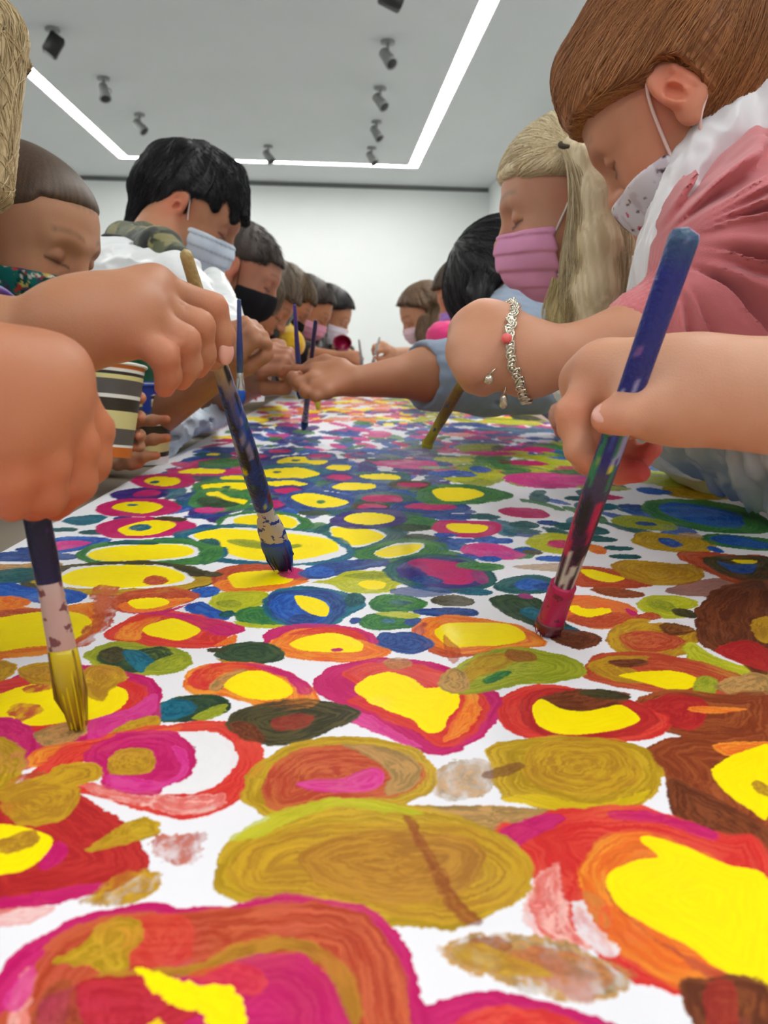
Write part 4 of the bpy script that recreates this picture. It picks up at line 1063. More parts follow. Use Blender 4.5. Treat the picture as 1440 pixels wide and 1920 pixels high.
# ---- hands
def hand(S, wrist, knuckles, fingers, thumb, r=1.0, k=.006, palm_k=.012, web=True):
    """wrist point; knuckles = 4 points index..little; fingers = 4 lists of joints after the knuckle
    (2 or 3 points); thumb = list of points from its root in the palm"""
    wrist = np.asarray(wrist, float)
    rk = np.array([.0092, .0095, .0090, .0080]) * r
    for i, q in enumerate(knuckles):
        S.u(Cap(wrist + (np.asarray(q) - wrist) * .12, q, .0150 * r, rk[i] * 1.12), palm_k)
    for i in range(3):
        S.u(Cap(knuckles[i], knuckles[i + 1], rk[i], rk[i + 1]), palm_k * .8)
    S.u(Cap(wrist + (np.asarray(knuckles[1]) - wrist) * .3, wrist + (np.asarray(knuckles[2]) - wrist) * .75, .0165 * r, .0135 * r), palm_k)
    for i, (q, f) in enumerate(zip(knuckles, fingers)):
        pts = [np.asarray(q)] + [np.asarray(x) for x in f]
        rad = [rk[i], rk[i] * .93, rk[i] * .82, rk[i] * .70][:len(pts)]
        if len(pts) == 3: rad = [rk[i], rk[i] * .9, rk[i] * .72]
        for j in range(len(pts) - 1):
            S.u(Cap(pts[j], pts[j + 1], rad[j], rad[j + 1]), k if j else k * 1.3)
        for j in range(1, len(pts) - 1):      # knuckle swell on the back
            S.u(Ell(pts[j], rad[j] * 1.07), .003)
    tp = [np.asarray(x) for x in thumb]
    rt = [.0150 * r, .0118 * r, .0100 * r, .0082 * r]
    for j in range(len(tp) - 1): S.u(Cap(tp[j], tp[j + 1], rt[j], rt[j + 1]), palm_k if j == 0 else k)
def nail(p0, p1, r, out, wid=.0052):
    """nail plate on the back of a fingertip: from joint p0 to tip p1, 'out' points away from the finger pad"""
    t = unit(p1 - p0); o = unit(out - t * np.dot(out, t)); s = np.cross(t, o)
    c = p1 + o * r * .62 - t * r * .10
    return Ell(c, (wid, wid * 1.35, .0026), np.array([s, t, o]).T)

def head_at(anchor, px, py, Y, fwd, up=(0, 0, 1), size=.96):
    """head whose local point 'anchor' stands at the place seen at px, py"""
    R = frame(fwd, up)
    return Head(P(px, py, Y) - R @ (np.asarray(anchor, float) * size), fwd, up, size)
EYE_R = (.031, .080, .018); EYE_L = (-.031, .080, .018); EAR_R = (.078, -.008, .008); EAR_L = (-.078, -.008, .008)

class Figure:
    def __init__(s, label, h, side, tone, vox=.0032, group=None, nb=None, shoulder=.115, lean=.20, cat='person'):
        """side +1: stands left of the table facing +X, -1: stands on the right"""
        s.h = h; s.side = side; s.tone = tone; s.vox = vox
        s.nb = h.w(0, -.060, -.125) + np.array([-side * .015, 0, -.01]) if nb is None else np.asarray(nb, float)
        s.right = np.array([0, -side, 0.0])
        s.sh = {'R': s.nb + s.right * shoulder + [-side * .01, 0, -.045], 'L': s.nb - s.right * shoulder + [-side * .01, 0, -.045]}
        s.pel = np.array([min(s.nb[0] - lean, TX0 - .13) if side > 0 else max(s.nb[0] + lean, TX1 + .13), s.nb[1], .64])
        s.root = empty('person', (s.pel[0], s.pel[1], 0), label, cat, group)
        s.S = Solid(); s.spots = []
        if h is not None:
            head_solid(s.S, h, detail=vox < .0028)
            s.S.u(Cap(h.w(0, -.022, -.02), s.nb, .045 * h.s, .047 * h.s), .025)
        s.S.u(Cap(s.nb + [0, 0, -.01], (s.sh['R'] + s.nb) / 2 + [0, 0, -.02], .042, .040), .03)
        s.S.u(Cap(s.nb + [0, 0, -.01], (s.sh['L'] + s.nb) / 2 + [0, 0, -.02], .042, .040), .03)
        s.S.u(Cap(s.sh['R'], s.sh['L'], .040, .040), .04)
        s.mid = (s.sh['R'] + s.sh['L']) / 2
        s.torso = [(s.mid + s.right * .035 + [0, 0, -.03], s.pel + s.right * .045, .075, .080), (s.mid - s.right * .035 + [0, 0, -.03], s.pel - s.right * .045, .075, .080)]
        for a, b, ra, rb in s.torso: s.S.u(Cap(a, b, ra, rb), .04)
        s.arms = []
    def arm(s, pts, rad=(.036, .031, .021), k=.02):
        for i in range(len(pts) - 1): s.S.u(Cap(pts[i], pts[i + 1], rad[i], rad[i + 1]), k)
        s.arms.append((pts, rad))
    def body(s, extra=(), lo=None, hi=None, face=True, **kw):
        sp = list(extra)
        if face and s.h is not None: sp = face_spots(s.h, s.tone, **kw) + sp
        return solid_obj('body', s.S, s.vox, M_SKIN, s.root, skin_colour(s.tone, sp), lo=lo, hi=hi)
    def top(s, name, colour, m=None, off=.010, sleeves=None, vox=None, fold=.004, neck=True, extra=None, keep=None, colfn=None, fs=55):
        """garment over torso, with sleeves along given point lists [(pts, radii)]"""
        G = Solid()
        G.u(Cap(s.sh['R'], s.sh['L'], .040 + off, .040 + off), .04)
        for a, b, ra, rb in s.torso: G.u(Cap(a, b, ra + off, rb + off), .04)
        for e in (-1, 1): G.u(Cap(s.nb + [0, 0, -.035], (s.sh['R' if e > 0 else 'L'] + s.nb) / 2 + [0, 0, -.025], .042 + off, .042 + off), .03)
        for pts, rad in (sleeves or []):
            for i in range(len(pts) - 1): G.u(Cap(pts[i], pts[i + 1], rad[i], rad[i + 1]), .02)
        for pts, rad in (sleeves or []):
            d_ = unit(np.asarray(pts[-1]) - np.asarray(pts[-2])); e_ = rad[-1] * 1.3
            G.cut(Cap(pts[-1] + d_ * e_, pts[-1] + d_ * (e_ + .10), e_), .003)
        if neck: G.cut(Ell(s.nb + [0, 0, .045], (.060, .060, .050)), .01)
        if extra: extra(G)
        for k_ in (keep or []): G.keep(k_, .004)
        def disp(p):
            n = fbm(p[:, 0] * fs * .4, p[:, 1] * fs * .4, p[:, 2] * fs, seed=31)
            return fold * (np.abs(n - .5) * 4 - .6)
        return solid_obj(name, G, vox or s.vox * 1.15, m or M_CLOTH, s.root, colfn or (lambda v: cloth_col(v, colour)), disp)
    def legs(s, rgb=(50, 55, 75)):
        G = Solid()
        for e in (-1, 1):
            a = s.pel + s.right * e * .06
            G.u(Cap(a + [0, 0, -.02], [a[0], a[1], .09], .085, .055), .03)
            G.u(Cap([a[0] - s.side * .02, a[1], .035], [a[0] + s.side * .10, a[1], .03], .035, .03), .02)
        solid_obj('trousers', G, .011, M_CLOTH, s.root, lambda v: cloth_col(v, rgb))

def grip(S, W, G, back, r=.85, thumb_side=1, curl=1.0):
    """fist-like grip: wrist W, pinch point G, 'back' = direction the back of the hand faces"""
    W = np.asarray(W, float); G = np.asarray(G, float)
    d = unit(G - W); b = unit(np.asarray(back, float) - d * np.dot(back, d)); l = np.cross(b, d) * thumb_side
    K = [W + d * .060 * r + l * a * r + b * c * r for a, c in ((.024, .012), (.008, .017), (-.008, .015), (-.022, .009))]
    F = []
    for i, q in enumerate(K):
        L = (.032, .035, .032, .026)[i] * r; tn = l * (-.004, -.001, .002, .004)[i] * r
        p1 = q + d * L * .75 - b * L * .65 + tn
        p2 = p1 - b * L * .62 - d * L * .25 * curl
        p3 = p2 - b * L * .15 - d * L * .5 * curl
        F.append([p1, p2, p3])
    tip = F[0][2] + l * .008 * r + d * .004
    T = [W + d * .012 * r + l * .014 * r - b * .004, W + d * .040 * r + l * .030 * r - b * .010 * r, W + d * .062 * r + l * .030 * r - b * .026 * r, tip]
    hand(S, W, K, F, T, r, k=.004, palm_k=.012)
    return K, F, T

# ---- hair helpers
def hair_cap(h, fig, rgb, rgb2, parts=None, vox=.003, face_cut=True, cuts=(), disp=.0018, name='hair', strand=0, target=None, strand_kw=None, off=.006, low=-.03, extra=None, line=(.004, .034, .42, .062, .066), ears=True, nape=True, fs=(260, 60)):
    """cap over the skull, cut away from the face; 'parts' add (a, b, ra, rb) locks in head space"""
    S = Solid(); e = h.el
    S.u(e((0, -.016, .044), (.073 + off, .092 + off, .080 + off)), .01)
    S.u(e((0, .030, .052), (.061 + off, .050 + off, .050 + off)), .03)
    y0, za, zb, yf, zf = line
    hs = lambda y, z, ny, nz: Slab(h.w(0, y, z), h.R @ unit(np.array([0, ny, nz])))
    S.cut(Wedge([hs(y0, 0, -1, -.15), hs(0, za, -zb, 1)], h.w(0, .05, 0)), .016)
    S.cut(Wedge([hs(yf, 0, -1, 0), hs(yf, zf, -.1, 1), ], h.w(0, .08, 0)), .014)
    for c in cuts: S.cut(c, .006)
    S.keep(Slab(h.w(0, 0, low), h.R @ np.array([0, .12, -1.0])), .006)
    if nape:
        for q in (-1, 1): S.u(h.cap((q * .030, -.070, .020), (q * .026, -.062, min(low, -.03) - .012), .030 + off, .016), .02)
    if ears:
        for q in (-1, 1): S.cut(e((q * .085, -.008, .004), (.026, .021, .034)), .004)
    for pr in (parts or []): S.u(h.cap(*pr), .012)
    if extra: extra(S)
    tg = target or (lambda p: p - h.w(0, -.03, .125))
    def d_(p):
        l = h.loc(p)
        a = np.arctan2(l[:, 0], l[:, 1] + .03)
        return disp * (noise(a * 26, l[:, 2] * 14, seed=5) + .6 * noise(a * 70, l[:, 2] * 20, seed=8) - .8) * 1.6
    def colr(v):
        l = h.loc(v); a = np.arctan2(l[:, 0], l[:, 1] + .03)
        w = sstep(.1, .9, .6 * noise(a * 60, l[:, 2] * 16, seed=2) + .4 * fbm(l[:, 0] * 300, l[:, 1] * 300, l[:, 2] * 300, seed=4)) * .8
        return lin(rgb)[None] * (1 - w[:, None]) + lin(rgb2)[None] * w[:, None]
    o = solid_obj(name, S, vox, M_HAIR, fig.root, colr, d_)
    if strand:
        kw = dict(n=8, seg=.006, r=.0006, swirl=.25, off=.0006, spread=.0); kw.update(strand_kw or {})
        lo, hi = S.bounds(.0)
        sd = surface_seeds(S, strand, lo, hi, keep=kw.pop('keep', None))
        sw = kw.pop('swirl'); of = kw.pop('off'); spd = kw.pop('spread')
        a_, b_ = lin(rgb), lin(rgb2)
        def cf(p, rng):
            w = rng.rand(len(p), 1); return a_ * (1 - w) + b_ * w * 1.0
        st = strands('loose_strands', sd, hug(S, tg, of, spd, sw), o, cf, **kw)
        tag(st, kind='stuff')
    return o, S

# ---- brushes
def brush(label, tip, top, width, handle_cols, ferrule_col, bristle_cols, ferr=(.12, .30), hw=1.0, flat=.45, splat=(), group='paint brushes in the children\'s hands', bristle_len=None, side=None, neck=1.0, ferr_w=1.0, end_w=.62, handle_fn=None, n=16, ferr_fn=None):
    """tip and top are the two ends; width = full width of the ferrule in metres; ferr = start/end of the ferrule along the length"""
    tip = np.asarray(tip, float); top = np.asarray(top, float); L = np.linalg.norm(top - tip); ax = (top - tip) / L
    r_ = empty('paintbrush', tip, label, 'paintbrush', group)
    side = unit(RIGHT - ax * np.dot(RIGHT, ax)) if side is None else side
    w = width / 2
    # bristles: solid core plus separate hairs
    b = MB(); f0, f1 = ferr
    ts = np.linspace(0, f0 * 1.03, 9); pts = [tip + ax * L * t for t in ts]
    rad = [w * (.50 + .62 * math.sin(min(t / f0, 1) * 1.9)) if t > 0 else w * .35 for t in ts]
    rad[-1] = w * 1.0
    cb = [lin(bristle_cols[0]) * (1 - t / f0) + lin(bristle_cols[-1]) * min(t / f0, 1) for t in ts]
    b.tube(pts, rad, n=18, flat=[flat] * 9, side=side, cols=cb)
    rng = random.Random(int(L * 1e5))
    other = np.cross(ax, side)
    for i in range(70):
        a = rng.uniform(-1, 1); c_ = rng.uniform(-1, 1)
        p0 = tip + ax * L * f0 + side * w * .9 * a + other * w * flat * .8 * c_
        p1 = tip + ax * L * f0 * .45 + side * w * 1.06 * a + other * w * flat * 1.0 * c_
        p2 = tip + ax * L * rng.uniform(-.004, .02) * (1 if abs(a) < .7 else 3) + side * w * .72 * a + other * w * flat * .5 * c_
        b.tube([p0, p1, p2], [.0005, .0005, .00025], n=4, col=lin(bristle_cols[i % len(bristle_cols)]), caps=False)
    b.build('bristles', M_BRISTLE, r_)
    # ferrule with two crimp rings
    b = MB(); ts = [f0, f0 + .004, f0 + .30 * (f1 - f0), f0 + .6 * (f1 - f0), f0 + .66 * (f1 - f0), f0 + .72 * (f1 - f0), f0 + .78 * (f1 - f0), f0 + .84 * (f1 - f0), f1 - .003, f1]
    hr = w * hw
    rr = [w * ferr_w, w * 1.03 * ferr_w, w * ferr_w, (w * ferr_w + hr) / 2, hr * 1.05, hr * .98, hr * 1.06, hr * .98, hr * 1.02, hr * .96]
    fl = [flat, flat, flat * 1.1, (flat + 1) / 2, .9, .95, 1, 1, 1, 1]
    b.tube([tip + ax * L * t for t in ts], rr, n=24, flat=fl, side=side, col=lin(ferrule_col))
    o = b.build('ferrule', ferr_fn or ferrule_mat(), r_)
    # handle: fine rings with spattered colours
    NR, NN = 90, 22
    v = []; c = []
    ref = side
    for i in range(NR + 1):
        t = i / NR; tt = f1 - .01 + (1 - f1 + .01) * t
        prof = hr * (neck * (1 + .22 * math.sin(min(t * 1.6, 1) * PI)) * (1 - t) + end_w * t) if t < .985 else hr * end_w * (1 - (t - .985) / .015) ** .5
        for k in range(NN):
            th = 2 * PI * k / NN
            v.append(tip + ax * L * tt + ref * math.cos(th) * prof + other * math.sin(th) * prof)
    v = np.array(v); q = (v - tip); ta = np.repeat(np.arange(NR + 1) / NR, NN); an = np.tile(np.arange(NN) * 2 * PI / NN, NR + 1)
    x = np.cos(an) * 1.3; y = np.sin(an) * 1.3
    sc_ = L / width * .55
    c = handle_cols(ta, x, y, sc_)
    F = [(i * NN + k, i * NN + (k + 1) % NN, (i + 1) * NN + (k + 1) % NN, (i + 1) * NN + k) for i in range(NR) for k in range(NN)]
    mesh_obj('handle', v, np.array(F), M_PAINTED, r_, c)
    return r_
def spatter(base, spots, seed=0, f=1.0):
    """handle colouring: base colour function list [(t0, rgb)], spots [(rgb, threshold, scale, t0, t1)]"""
    def fn(t, x, y, sc):
        c = np.zeros((len(t), 3)); ts = [b[0] for b in base]; cols = np.array([lin(b[1]) for b in base])
        for k in range(3): c[:, k] = np.interp(t, ts, cols[:, k])
        for i, (rgb, th, s, t0, t1) in enumerate(spots):
            n = fbm(x * s, y * s, t * sc * s * f, seed=seed + i * 11, oct=3)
            w = sstep(th, th + .05, n) * (t >= t0) * (t <= t1)
            c = c * (1 - w[:, None]) + lin(rgb) * w[:, None]
        return c
    return fn
_fm = []
def ferrule_mat(rgb=(196, 192, 184), paint=(30, 60, 140), amt=.56, name='dull_ferrule', metal=.7):
    m, nt, b = new_mat(name); N = nt.nodes; L = nt.links
    tc = N.new('ShaderNodeTexCoord'); n = N.new('ShaderNodeTexNoise'); n.inputs['Scale'].default_value = 160; n.inputs['Detail'].default_value = 3
    L.new(tc.outputs['Object'], n.inputs['Vector'])
    cr = N.new('ShaderNodeValToRGB'); cr.color_ramp.interpolation = 'LINEAR'
    e = cr.color_ramp.elements; e[0].position = amt; e[0].color = tuple(lin(rgb)) + (1,); e[1].position = amt + .02; e[1].color = tuple(lin(paint)) + (1,)
    L.new(n.outputs[0], cr.inputs[0]); L.new(cr.outputs[0], b.inputs['Base Color'])
    b.inputs['Roughness'].default_value = .38; b.inputs['Metallic'].default_value = metal * .5
    return m

# ---- paper cup
M_CUP = None
def cup_mat():
    m, nt, b = new_mat('striped_paper'); N = nt.nodes; L = nt.links
    at = N.new('ShaderNodeVertexColor'); at.layer_name = 'Col'; L.new(at.outputs[0], b.inputs['Base Color']); b.inputs['Roughness'].default_value = .42
    return m
M_CUP = cup_mat()
def cup(label, base, axis, rt, rb, H, stripes, inside=(235, 235, 232), drips=(), paint=None, group='striped paper cups', rim_col=(238, 238, 236)):
    base = np.asarray(base, float); ax = unit(axis)
    r = empty('paper_cup', base, label, 'paper cup', group)
    s = unit(np.cross(ax, [0, 1, 0])); o = np.cross(ax, s)
    NN, NR = 96, 150
    v = []; c = []
    for i in range(NR + 1):
        t = i / NR; rr = rb + (rt - rb) * t
        for k in range(NN):
            th = 2 * PI * k / NN
            v.append(base + ax * H * t + (s * math.cos(th) + o * math.sin(th)) * rr)
    ta = np.repeat(np.arange(NR + 1) / NR, NN); th = np.tile(np.arange(NN) * 2 * PI / NN, NR + 1)
    c = np.tile(lin((240, 240, 236)), (len(ta), 1))
    for t0, t1, rgb in stripes:
        w = ((ta >= t0) & (ta < t1))[:, None]; c = np.where(w, lin(rgb)[None], c)
    for rgb, thv, t0, t1, sd in drips:
        n = fbm(np.cos(th) * 2.4, np.sin(th) * 2.4, ta * 3.2, seed=sd); w = sstep(thv, thv + .03, n) * (ta > t0) * (ta < t1)
        c = c * (1 - w[:, None]) + lin(rgb) * w[:, None]
    F = [(i * NN + k, i * NN + (k + 1) % NN, (i + 1) * NN + (k + 1) % NN, (i + 1) * NN + k) for i in range(NR) for k in range(NN)]
    mesh_obj('cup_wall', v, np.array(F), M_CUP, r, c)
    # rolled rim
    b = MB(); ring = []
    for k in range(NN + 1):
        a = 2 * PI * k / NN; ring.append(base + ax * H + (s * math.cos(a) + o * math.sin(a)) * (rt + .0008))
    b.tube(ring, .0019, n=10, col=lin(rim_col), caps=False); b.build('rim', M_CUP, r)
    b = MB(); n_ = 48
    for rr1, t1_, rr2, t2_ in ((rt - .0012, 1.0, rb + (rt - rb) * .55 - .001, .55), (rb + (rt - rb) * .06 - .001, .06, rb - .0005, 0.0)):
        pass
    b.tube([base + ax * H * t for t in (.999, .9, .6)], [rt - .0011, rb + (rt - rb) * .9 - .0011, rb + (rt - rb) * .6 - .0011], n=n_, col=lin(inside), caps=False)
    b.tube([base + ax * H * t for t in (.002, .03)], [rb - .001, rb - .0008], n=n_, col=lin(inside), caps=True)
    b.build('lining', M_CUP, r)
    if paint is not None:
        b = MB(); b.tube([base + ax * H * t for t in (.58, .62)], [rb + (rt - rb) * .58 - .002, rb + (rt - rb) * .62 - .002], n=n_, col=lin(paint)); b.build('paint', M_BRISTLE, r)
    return r

def sheet(name, parent, grid, rgb, m, folds=.008, n=70, thick=.0016, fx=9.0, fy=2.0, seed=3):
    """creased sheet through a 4x4 grid of places (Bezier surface) with real thickness"""
    g = np.array(grid, float); u = np.linspace(0, 1, n)
    Bz = np.stack([(1 - u) ** 3, 3 * u * (1 - u) ** 2, 3 * u * u * (1 - u), u ** 3], 1)
    S_ = np.einsum('ia,jb,abk->ijk', Bz, Bz, g)
    du = np.gradient(S_, axis=0); dv = np.gradient(S_, axis=1); nn = np.cross(du, dv); nn /= np.linalg.norm(nn, axis=2)[..., None] + 1e-9
    uu, vv = np.meshgrid(u, u, indexing='ij')
    d = (np.abs(fbm(vv * fx + uu * 1.5, uu * fy, seed=seed) - .5) * 4 - .8) * folds
    top = S_ + nn * d[..., None]; bot = top - nn * thick
    V = np.concatenate([top.reshape(-1, 3), bot.reshape(-1, 3)]); i = np.arange(n * n).reshape(n, n); N2 = n * n
    q = np.stack([i[:-1, :-1], i[:-1, 1:], i[1:, 1:], i[1:, :-1]], -1).reshape(-1, 4)
    F = [q, q[:, ::-1] + N2]
    for e in (i[0], i[-1], i[:, 0], i[:, -1]): F.append(np.stack([e[:-1], e[1:], e[1:] + N2, e[:-1] + N2], -1))
    F = np.concatenate(F)
    return mesh_obj(name, V, F, m, parent, cloth_col(V, rgb))

# =================================================================== near hands and their owners
TONE = (205, 150, 120)
# ---- child whose arm with the purple wristband reaches in from the left
def blonde_left():
    h = Head(P(-150, 185, .80), (.10, .95, -.28), size=.96)
    f = Figure('person with blond hair cut by the left edge, purple wristband, holding the paint-spattered brush', h, 1, (190, 136, 104), vox=.0026, nb=P(-330, 420, .84))
    W = P(118, 618, .395)
    elbow = P(-330, 690, .48)
    f.arm([f.sh['R'], elbow, P(-60, 645, .40), W], (.040, .036, .0205, .0160))
    K = [P(290, 536, .440), P(270, 562, .425), P(250, 596, .410), P(238, 626, .398)]
    F = [[P(398, 578, .452), P(416, 630, .455), P(414, 662, .455)],
         [P(372, 612, .432), P(378, 664, .438), P(370, 690, .440)],
         [P(345, 640, .412), P(352, 684, .418), P(340, 712, .420)],
         [P(308, 668, .397), P(316, 704, .402), P(308, 728, .404)]]
    T = [P(190, 600, .425), P(290, 640, .458), P(360, 660, .475), P(400, 672, .478)]
    hand(f.S, W, K, F, T, r=.93, k=.0020, palm_k=.014)
    # upper hand fills: tendons and back of the hand
    f.S.u(Ell(P(205, 592, .41), (.026, .015, .015)), .015)
    f.S.u(Cap(W, P(262, 566, .43), .0155, .0110), .014)
    t = np.array([190, 136, 104.])
    sp = [(K[i], .010, tuple(t * (1.1, .92, .88)), .55) for i in range(4)] + [(F[i][0], .009, tuple(t * (1.1, .88, .84)), .7) for i in range(4)] + [(F[i][2], .009, tuple(t * (1.08, .80, .74)), .6) for i in range(4)]
    sp.append((Cap(K[3], P(60, 690, .38), .004), .02, tuple(t * (.92, .82, .78)), .4))
    f.S.cut(Cap(P(300, 556, .425), P(378, 610, .430), .0012), .004)
    f.body(sp)
    # nail of the index finger
    N = Solid(); N.u(nail(F[0][1], F[0][2], .0072, np.array([.75, -.62, .1])), .001)
    solid_obj('fingernail', N, .0006, mat('nail', (222, 168, 150), .3), f.root)
    f.top('sweater', (210, 214, 220), sleeves=[([f.sh['R'], elbow, P(-200, 672, .44)], (.052, .050, .036))])
    f.legs()
    b = MB(); 
    a0 = P(7, 631, .398); ax = unit(P(118, 618, .395) - P(-60, 645, .40)); s = unit(np.cross(ax, [0, 0, 1])); u = np.cross(s, ax)
    for j in range(2):
        ring = around(f.S, a0 + ax * (j * .004 - .004), s, u, 40, off=.001); b.tube(ring + [ring[0]], .0030, n=10, caps=False)
    b.build('wristband', mat('purple_rubber', (72, 44, 128), .45), f.root, use_col=False)
    hair_cap(h, f, (166, 142, 102), (222, 202, 160), vox=.0032, off=.014, low=-.085, ears=False, parts=[((q * .066, -.005, .06), (q * .070, .0, -.085), .034, .026) for q in (-1, 1)], cuts=(), strand=1800, strand_kw=dict(n=10, seg=.008, r=.0007))
    mask(h, f.root, (220, 226, 232))
    return f
blonde_left()

# ---- nearest fist, bottom left
def near_fist():
    h = None
    f = Figure.__new__(Figure)
    c = P(-620, 380, .42)
    h = Head(c, (.9, .25, -.3), size=.96)
    Figure.__init__(f, 'person outside the left edge whose big fist grips the dark brush with ochre tip', h, 1, (194, 126, 90), vox=.0030)
    W = P(-95, 745, .300)
    elbow = P(-640, 830, .34)
    f.arm([f.sh['R'], elbow, P(-300, 765, .31), W], (.040, .036, .029, .024))
    K = [P(108, 700, .338), P(96, 752, .320), P(50, 800, .305), P(-5, 838, .292)]
    F = [[P(172, 806, .342), P(172, 868, .340), P(130, 925, .336)],
         [P(140, 836, .322), P(142, 904, .322), P(104, 948, .324)],
         [P(84, 872, .304), P(86, 930, .306), P(64, 950, .312)],
         [P(20, 900, .292), P(22, 940, .296), P(20, 950, .304)]]
    T = [P(-30, 720, .325), P(40, 790, .352), P(60, 870, .356), P(75, 920, .350)]
    hand(f.S, W, K, F, T, r=1.02, k=.0022, palm_k=.016)
    f.S.u(Cap(W, P(60, 705, .325), .022, .015), .02); f.S.u(Ell(P(0, 760, .310), (.018, .015, .016)), .02)
    f.S.u(Ell(P(30, 860, .335), (.018, .014, .022)), .01)
    t = np.array([194, 126, 90.])
    sp = [(K[i], .010, tuple(t * (1.08, .92, .88)), .5) for i in range(4)] + [(F[i][2], .014, tuple(t * (.9, .62, .42)), .8) for i in range(4)] + [(F[i][0], .009, tuple(t * (1.08, .9, .84)), .6) for i in range(4)]
    f.body(sp)
    f.top('sweater', (120, 130, 150), sleeves=[([f.sh['R'], elbow, P(-450, 795, .33)], (.050, .048, .038))])
    f.legs()
    hair_cap(h, f, (90, 66, 44), (120, 92, 62), vox=.005)
near_fist()

# ---- right-hand child holding the thick blue brush
def right_near():
    tone = (214, 160, 132)
    h = Head(P(1960, 330, .48), (-.95, .15, -.25), size=.96)
    f = Figure('person beyond the right edge whose pale hand grips the thick streaked blue brush', h, -1, tone, vox=.0026)
    W = P(1290, 728, .425)
    elbow = P(1900, 780, .44)
    f.arm([f.sh['L'], elbow, P(1440, 742, .415), W], (.040, .037, .0255, .0215))
    K = [P(1122, 696, .452), P(1096, 716, .470), P(1120, 748, .482), P(1160, 780, .486)]
    F = [[P(1072, 776, .442), P(1086, 842, .436), P(1120, 878, .430)],
         [P(1076, 800, .466), P(1100, 862, .460), P(1130, 884, .452)],
         [P(1120, 846, .478), P(1160, 884, .474), P(1200, 886, .464)],
         [P(1165, 836, .484), P(1200, 858, .478), P(1225, 842, .468)]]
    T = [P(1255, 742, .425), P(1200, 762, .408), P(1166, 778, .400), P(1138, 784, .402)]
    hand(f.S, W, K, F, T, r=1.02, k=.0028, palm_k=.016)
    f.S.u(Cap(W, P(1150, 694, .452), .0215, .0135), .02)
    f.S.u(Cap(P(1330, 735, .42), P(1230, 748, .418), .022, .0165), .02)
    f.S.u(Ell(P(1170, 745, .462), (.022, .014, .022)), .015)
    t = np.array(tone, float)
    sp = [(K[0], .011, tuple(t * (1.04, .88, .84)), .6), (F[0][0], .011, tuple(t * (1.04, .84, .78)), .7), (F[0][2], .012, tuple(t * (1.0, .72, .64)), .8), (F[1][2], .012, tuple(t * (1.0, .68, .6)), .8),
          (T[3], .010, tuple(t * (1.02, .80, .76)), .6), (F[2][2], .014, (196, 40, 60), .95), (F[3][2], .012, (200, 90, 92), .8), (F[2][1], .012, (206, 100, 90), .6)]
    f.body(sp)
    N = Solid(); N.u(nail(T[2], T[3], .0085, np.array([-.15, -.8, .55]), .0058), .001)
    solid_obj('fingernail', N, .0006, mat('nail', (226, 172, 158), .3), f.root)
    f.top('apron', (196, 198, 194), m=M_PLASTIC, sleeves=[([f.sh['L'], elbow], (.052, .046))], fold=.006, vox=.0045)
    sheet('apron_skirt', f.root, [[P(1150, 775, .84), P(1290, 770, .74), P(1400, 780, .64), P(1540, 790, .56)],
                            [P(1225, 850, .86), P(1330, 846, .74), P(1415, 860, .66), P(1560, 870, .58)],
                            [P(1300, 905, .86), P(1362, 925, .78), P(1440, 948, .70), P(1590, 950, .62)],
                            [P(1345, 930, .86), P(1398, 962, .795), P(1462, 985, .73), P(1620, 1000, .66)]], (200, 203, 200), M_PLASTIC, folds=.012)
    f.legs()
    hair_cap(h, f, (120, 84, 52), (160, 120, 80), vox=.005)
right_near()

# ---- brushes of the near hands
def hc_spatter(t, x, y, sc): pass
T1 = on_table(532, 1072) + [0, 0, .001]
Q1 = P(402, 690, .50); Z1 = P(345, 466, .455)
brush('brush with pale wood handle heavily spattered with blue paint, left of centre', T1, Z1, .0205,
      spatter([(0, (24, 44, 110)), (.10, (22, 34, 70)), (.38, (36, 60, 124)), (.50, (96, 92, 120)), (.60, (170, 148, 108)), (1, (172, 150, 96))],
              [((20, 50, 120), .55, 1.2, 0, .55), ((40, 84, 170), .60, 1.7, 0, .50), ((130, 126, 150), .60, 1.5, .25, .60), ((24, 24, 34), .60, 1.3, .2, .72), ((90, 30, 44), .66, 1.1, 0, .40), ((206, 196, 30), .69, 1.6, .02, .4), ((52, 96, 70), .68, 1.9, .0, .4)], seed=4),
      (190, 182, 170), [(12, 20, 30), (16, 50, 120), (20, 78, 178)], ferr=(.125, .27), hw=.60, flat=.36, neck=1.12, end_w=.55, ferr_fn=ferrule_mat((196, 186, 172), (24, 56, 140), .56, 'spattered_ferrule', .1))
T2 = on_table(146, 1372) + [0, 0, .001]; Z2 = T2 + (P(72, 985, .335) - T2) * 1.75
brush('brush with a dark navy handle and ochre bristles held by the nearest fist', T2, Z2, .0120,
      spatter([(0, (22, 14, 60)), (.4, (16, 14, 44)), (1, (20, 16, 50))], [((60, 30, 90), .64, 1.4, 0, 1)], seed=9),
      (178, 150, 140), [(120, 88, 20), (150, 120, 16), (206, 184, 10)], ferr=(.23, .42), hw=.86, flat=.6, end_w=.7, ferr_fn=ferrule_mat((190, 160, 150), (120, 70, 70), .58, 'pink_ferrule', .4))
T3 = on_table(1024, 1192) + [0, 0, .001]; Z3 = P(1290, 425, .375)
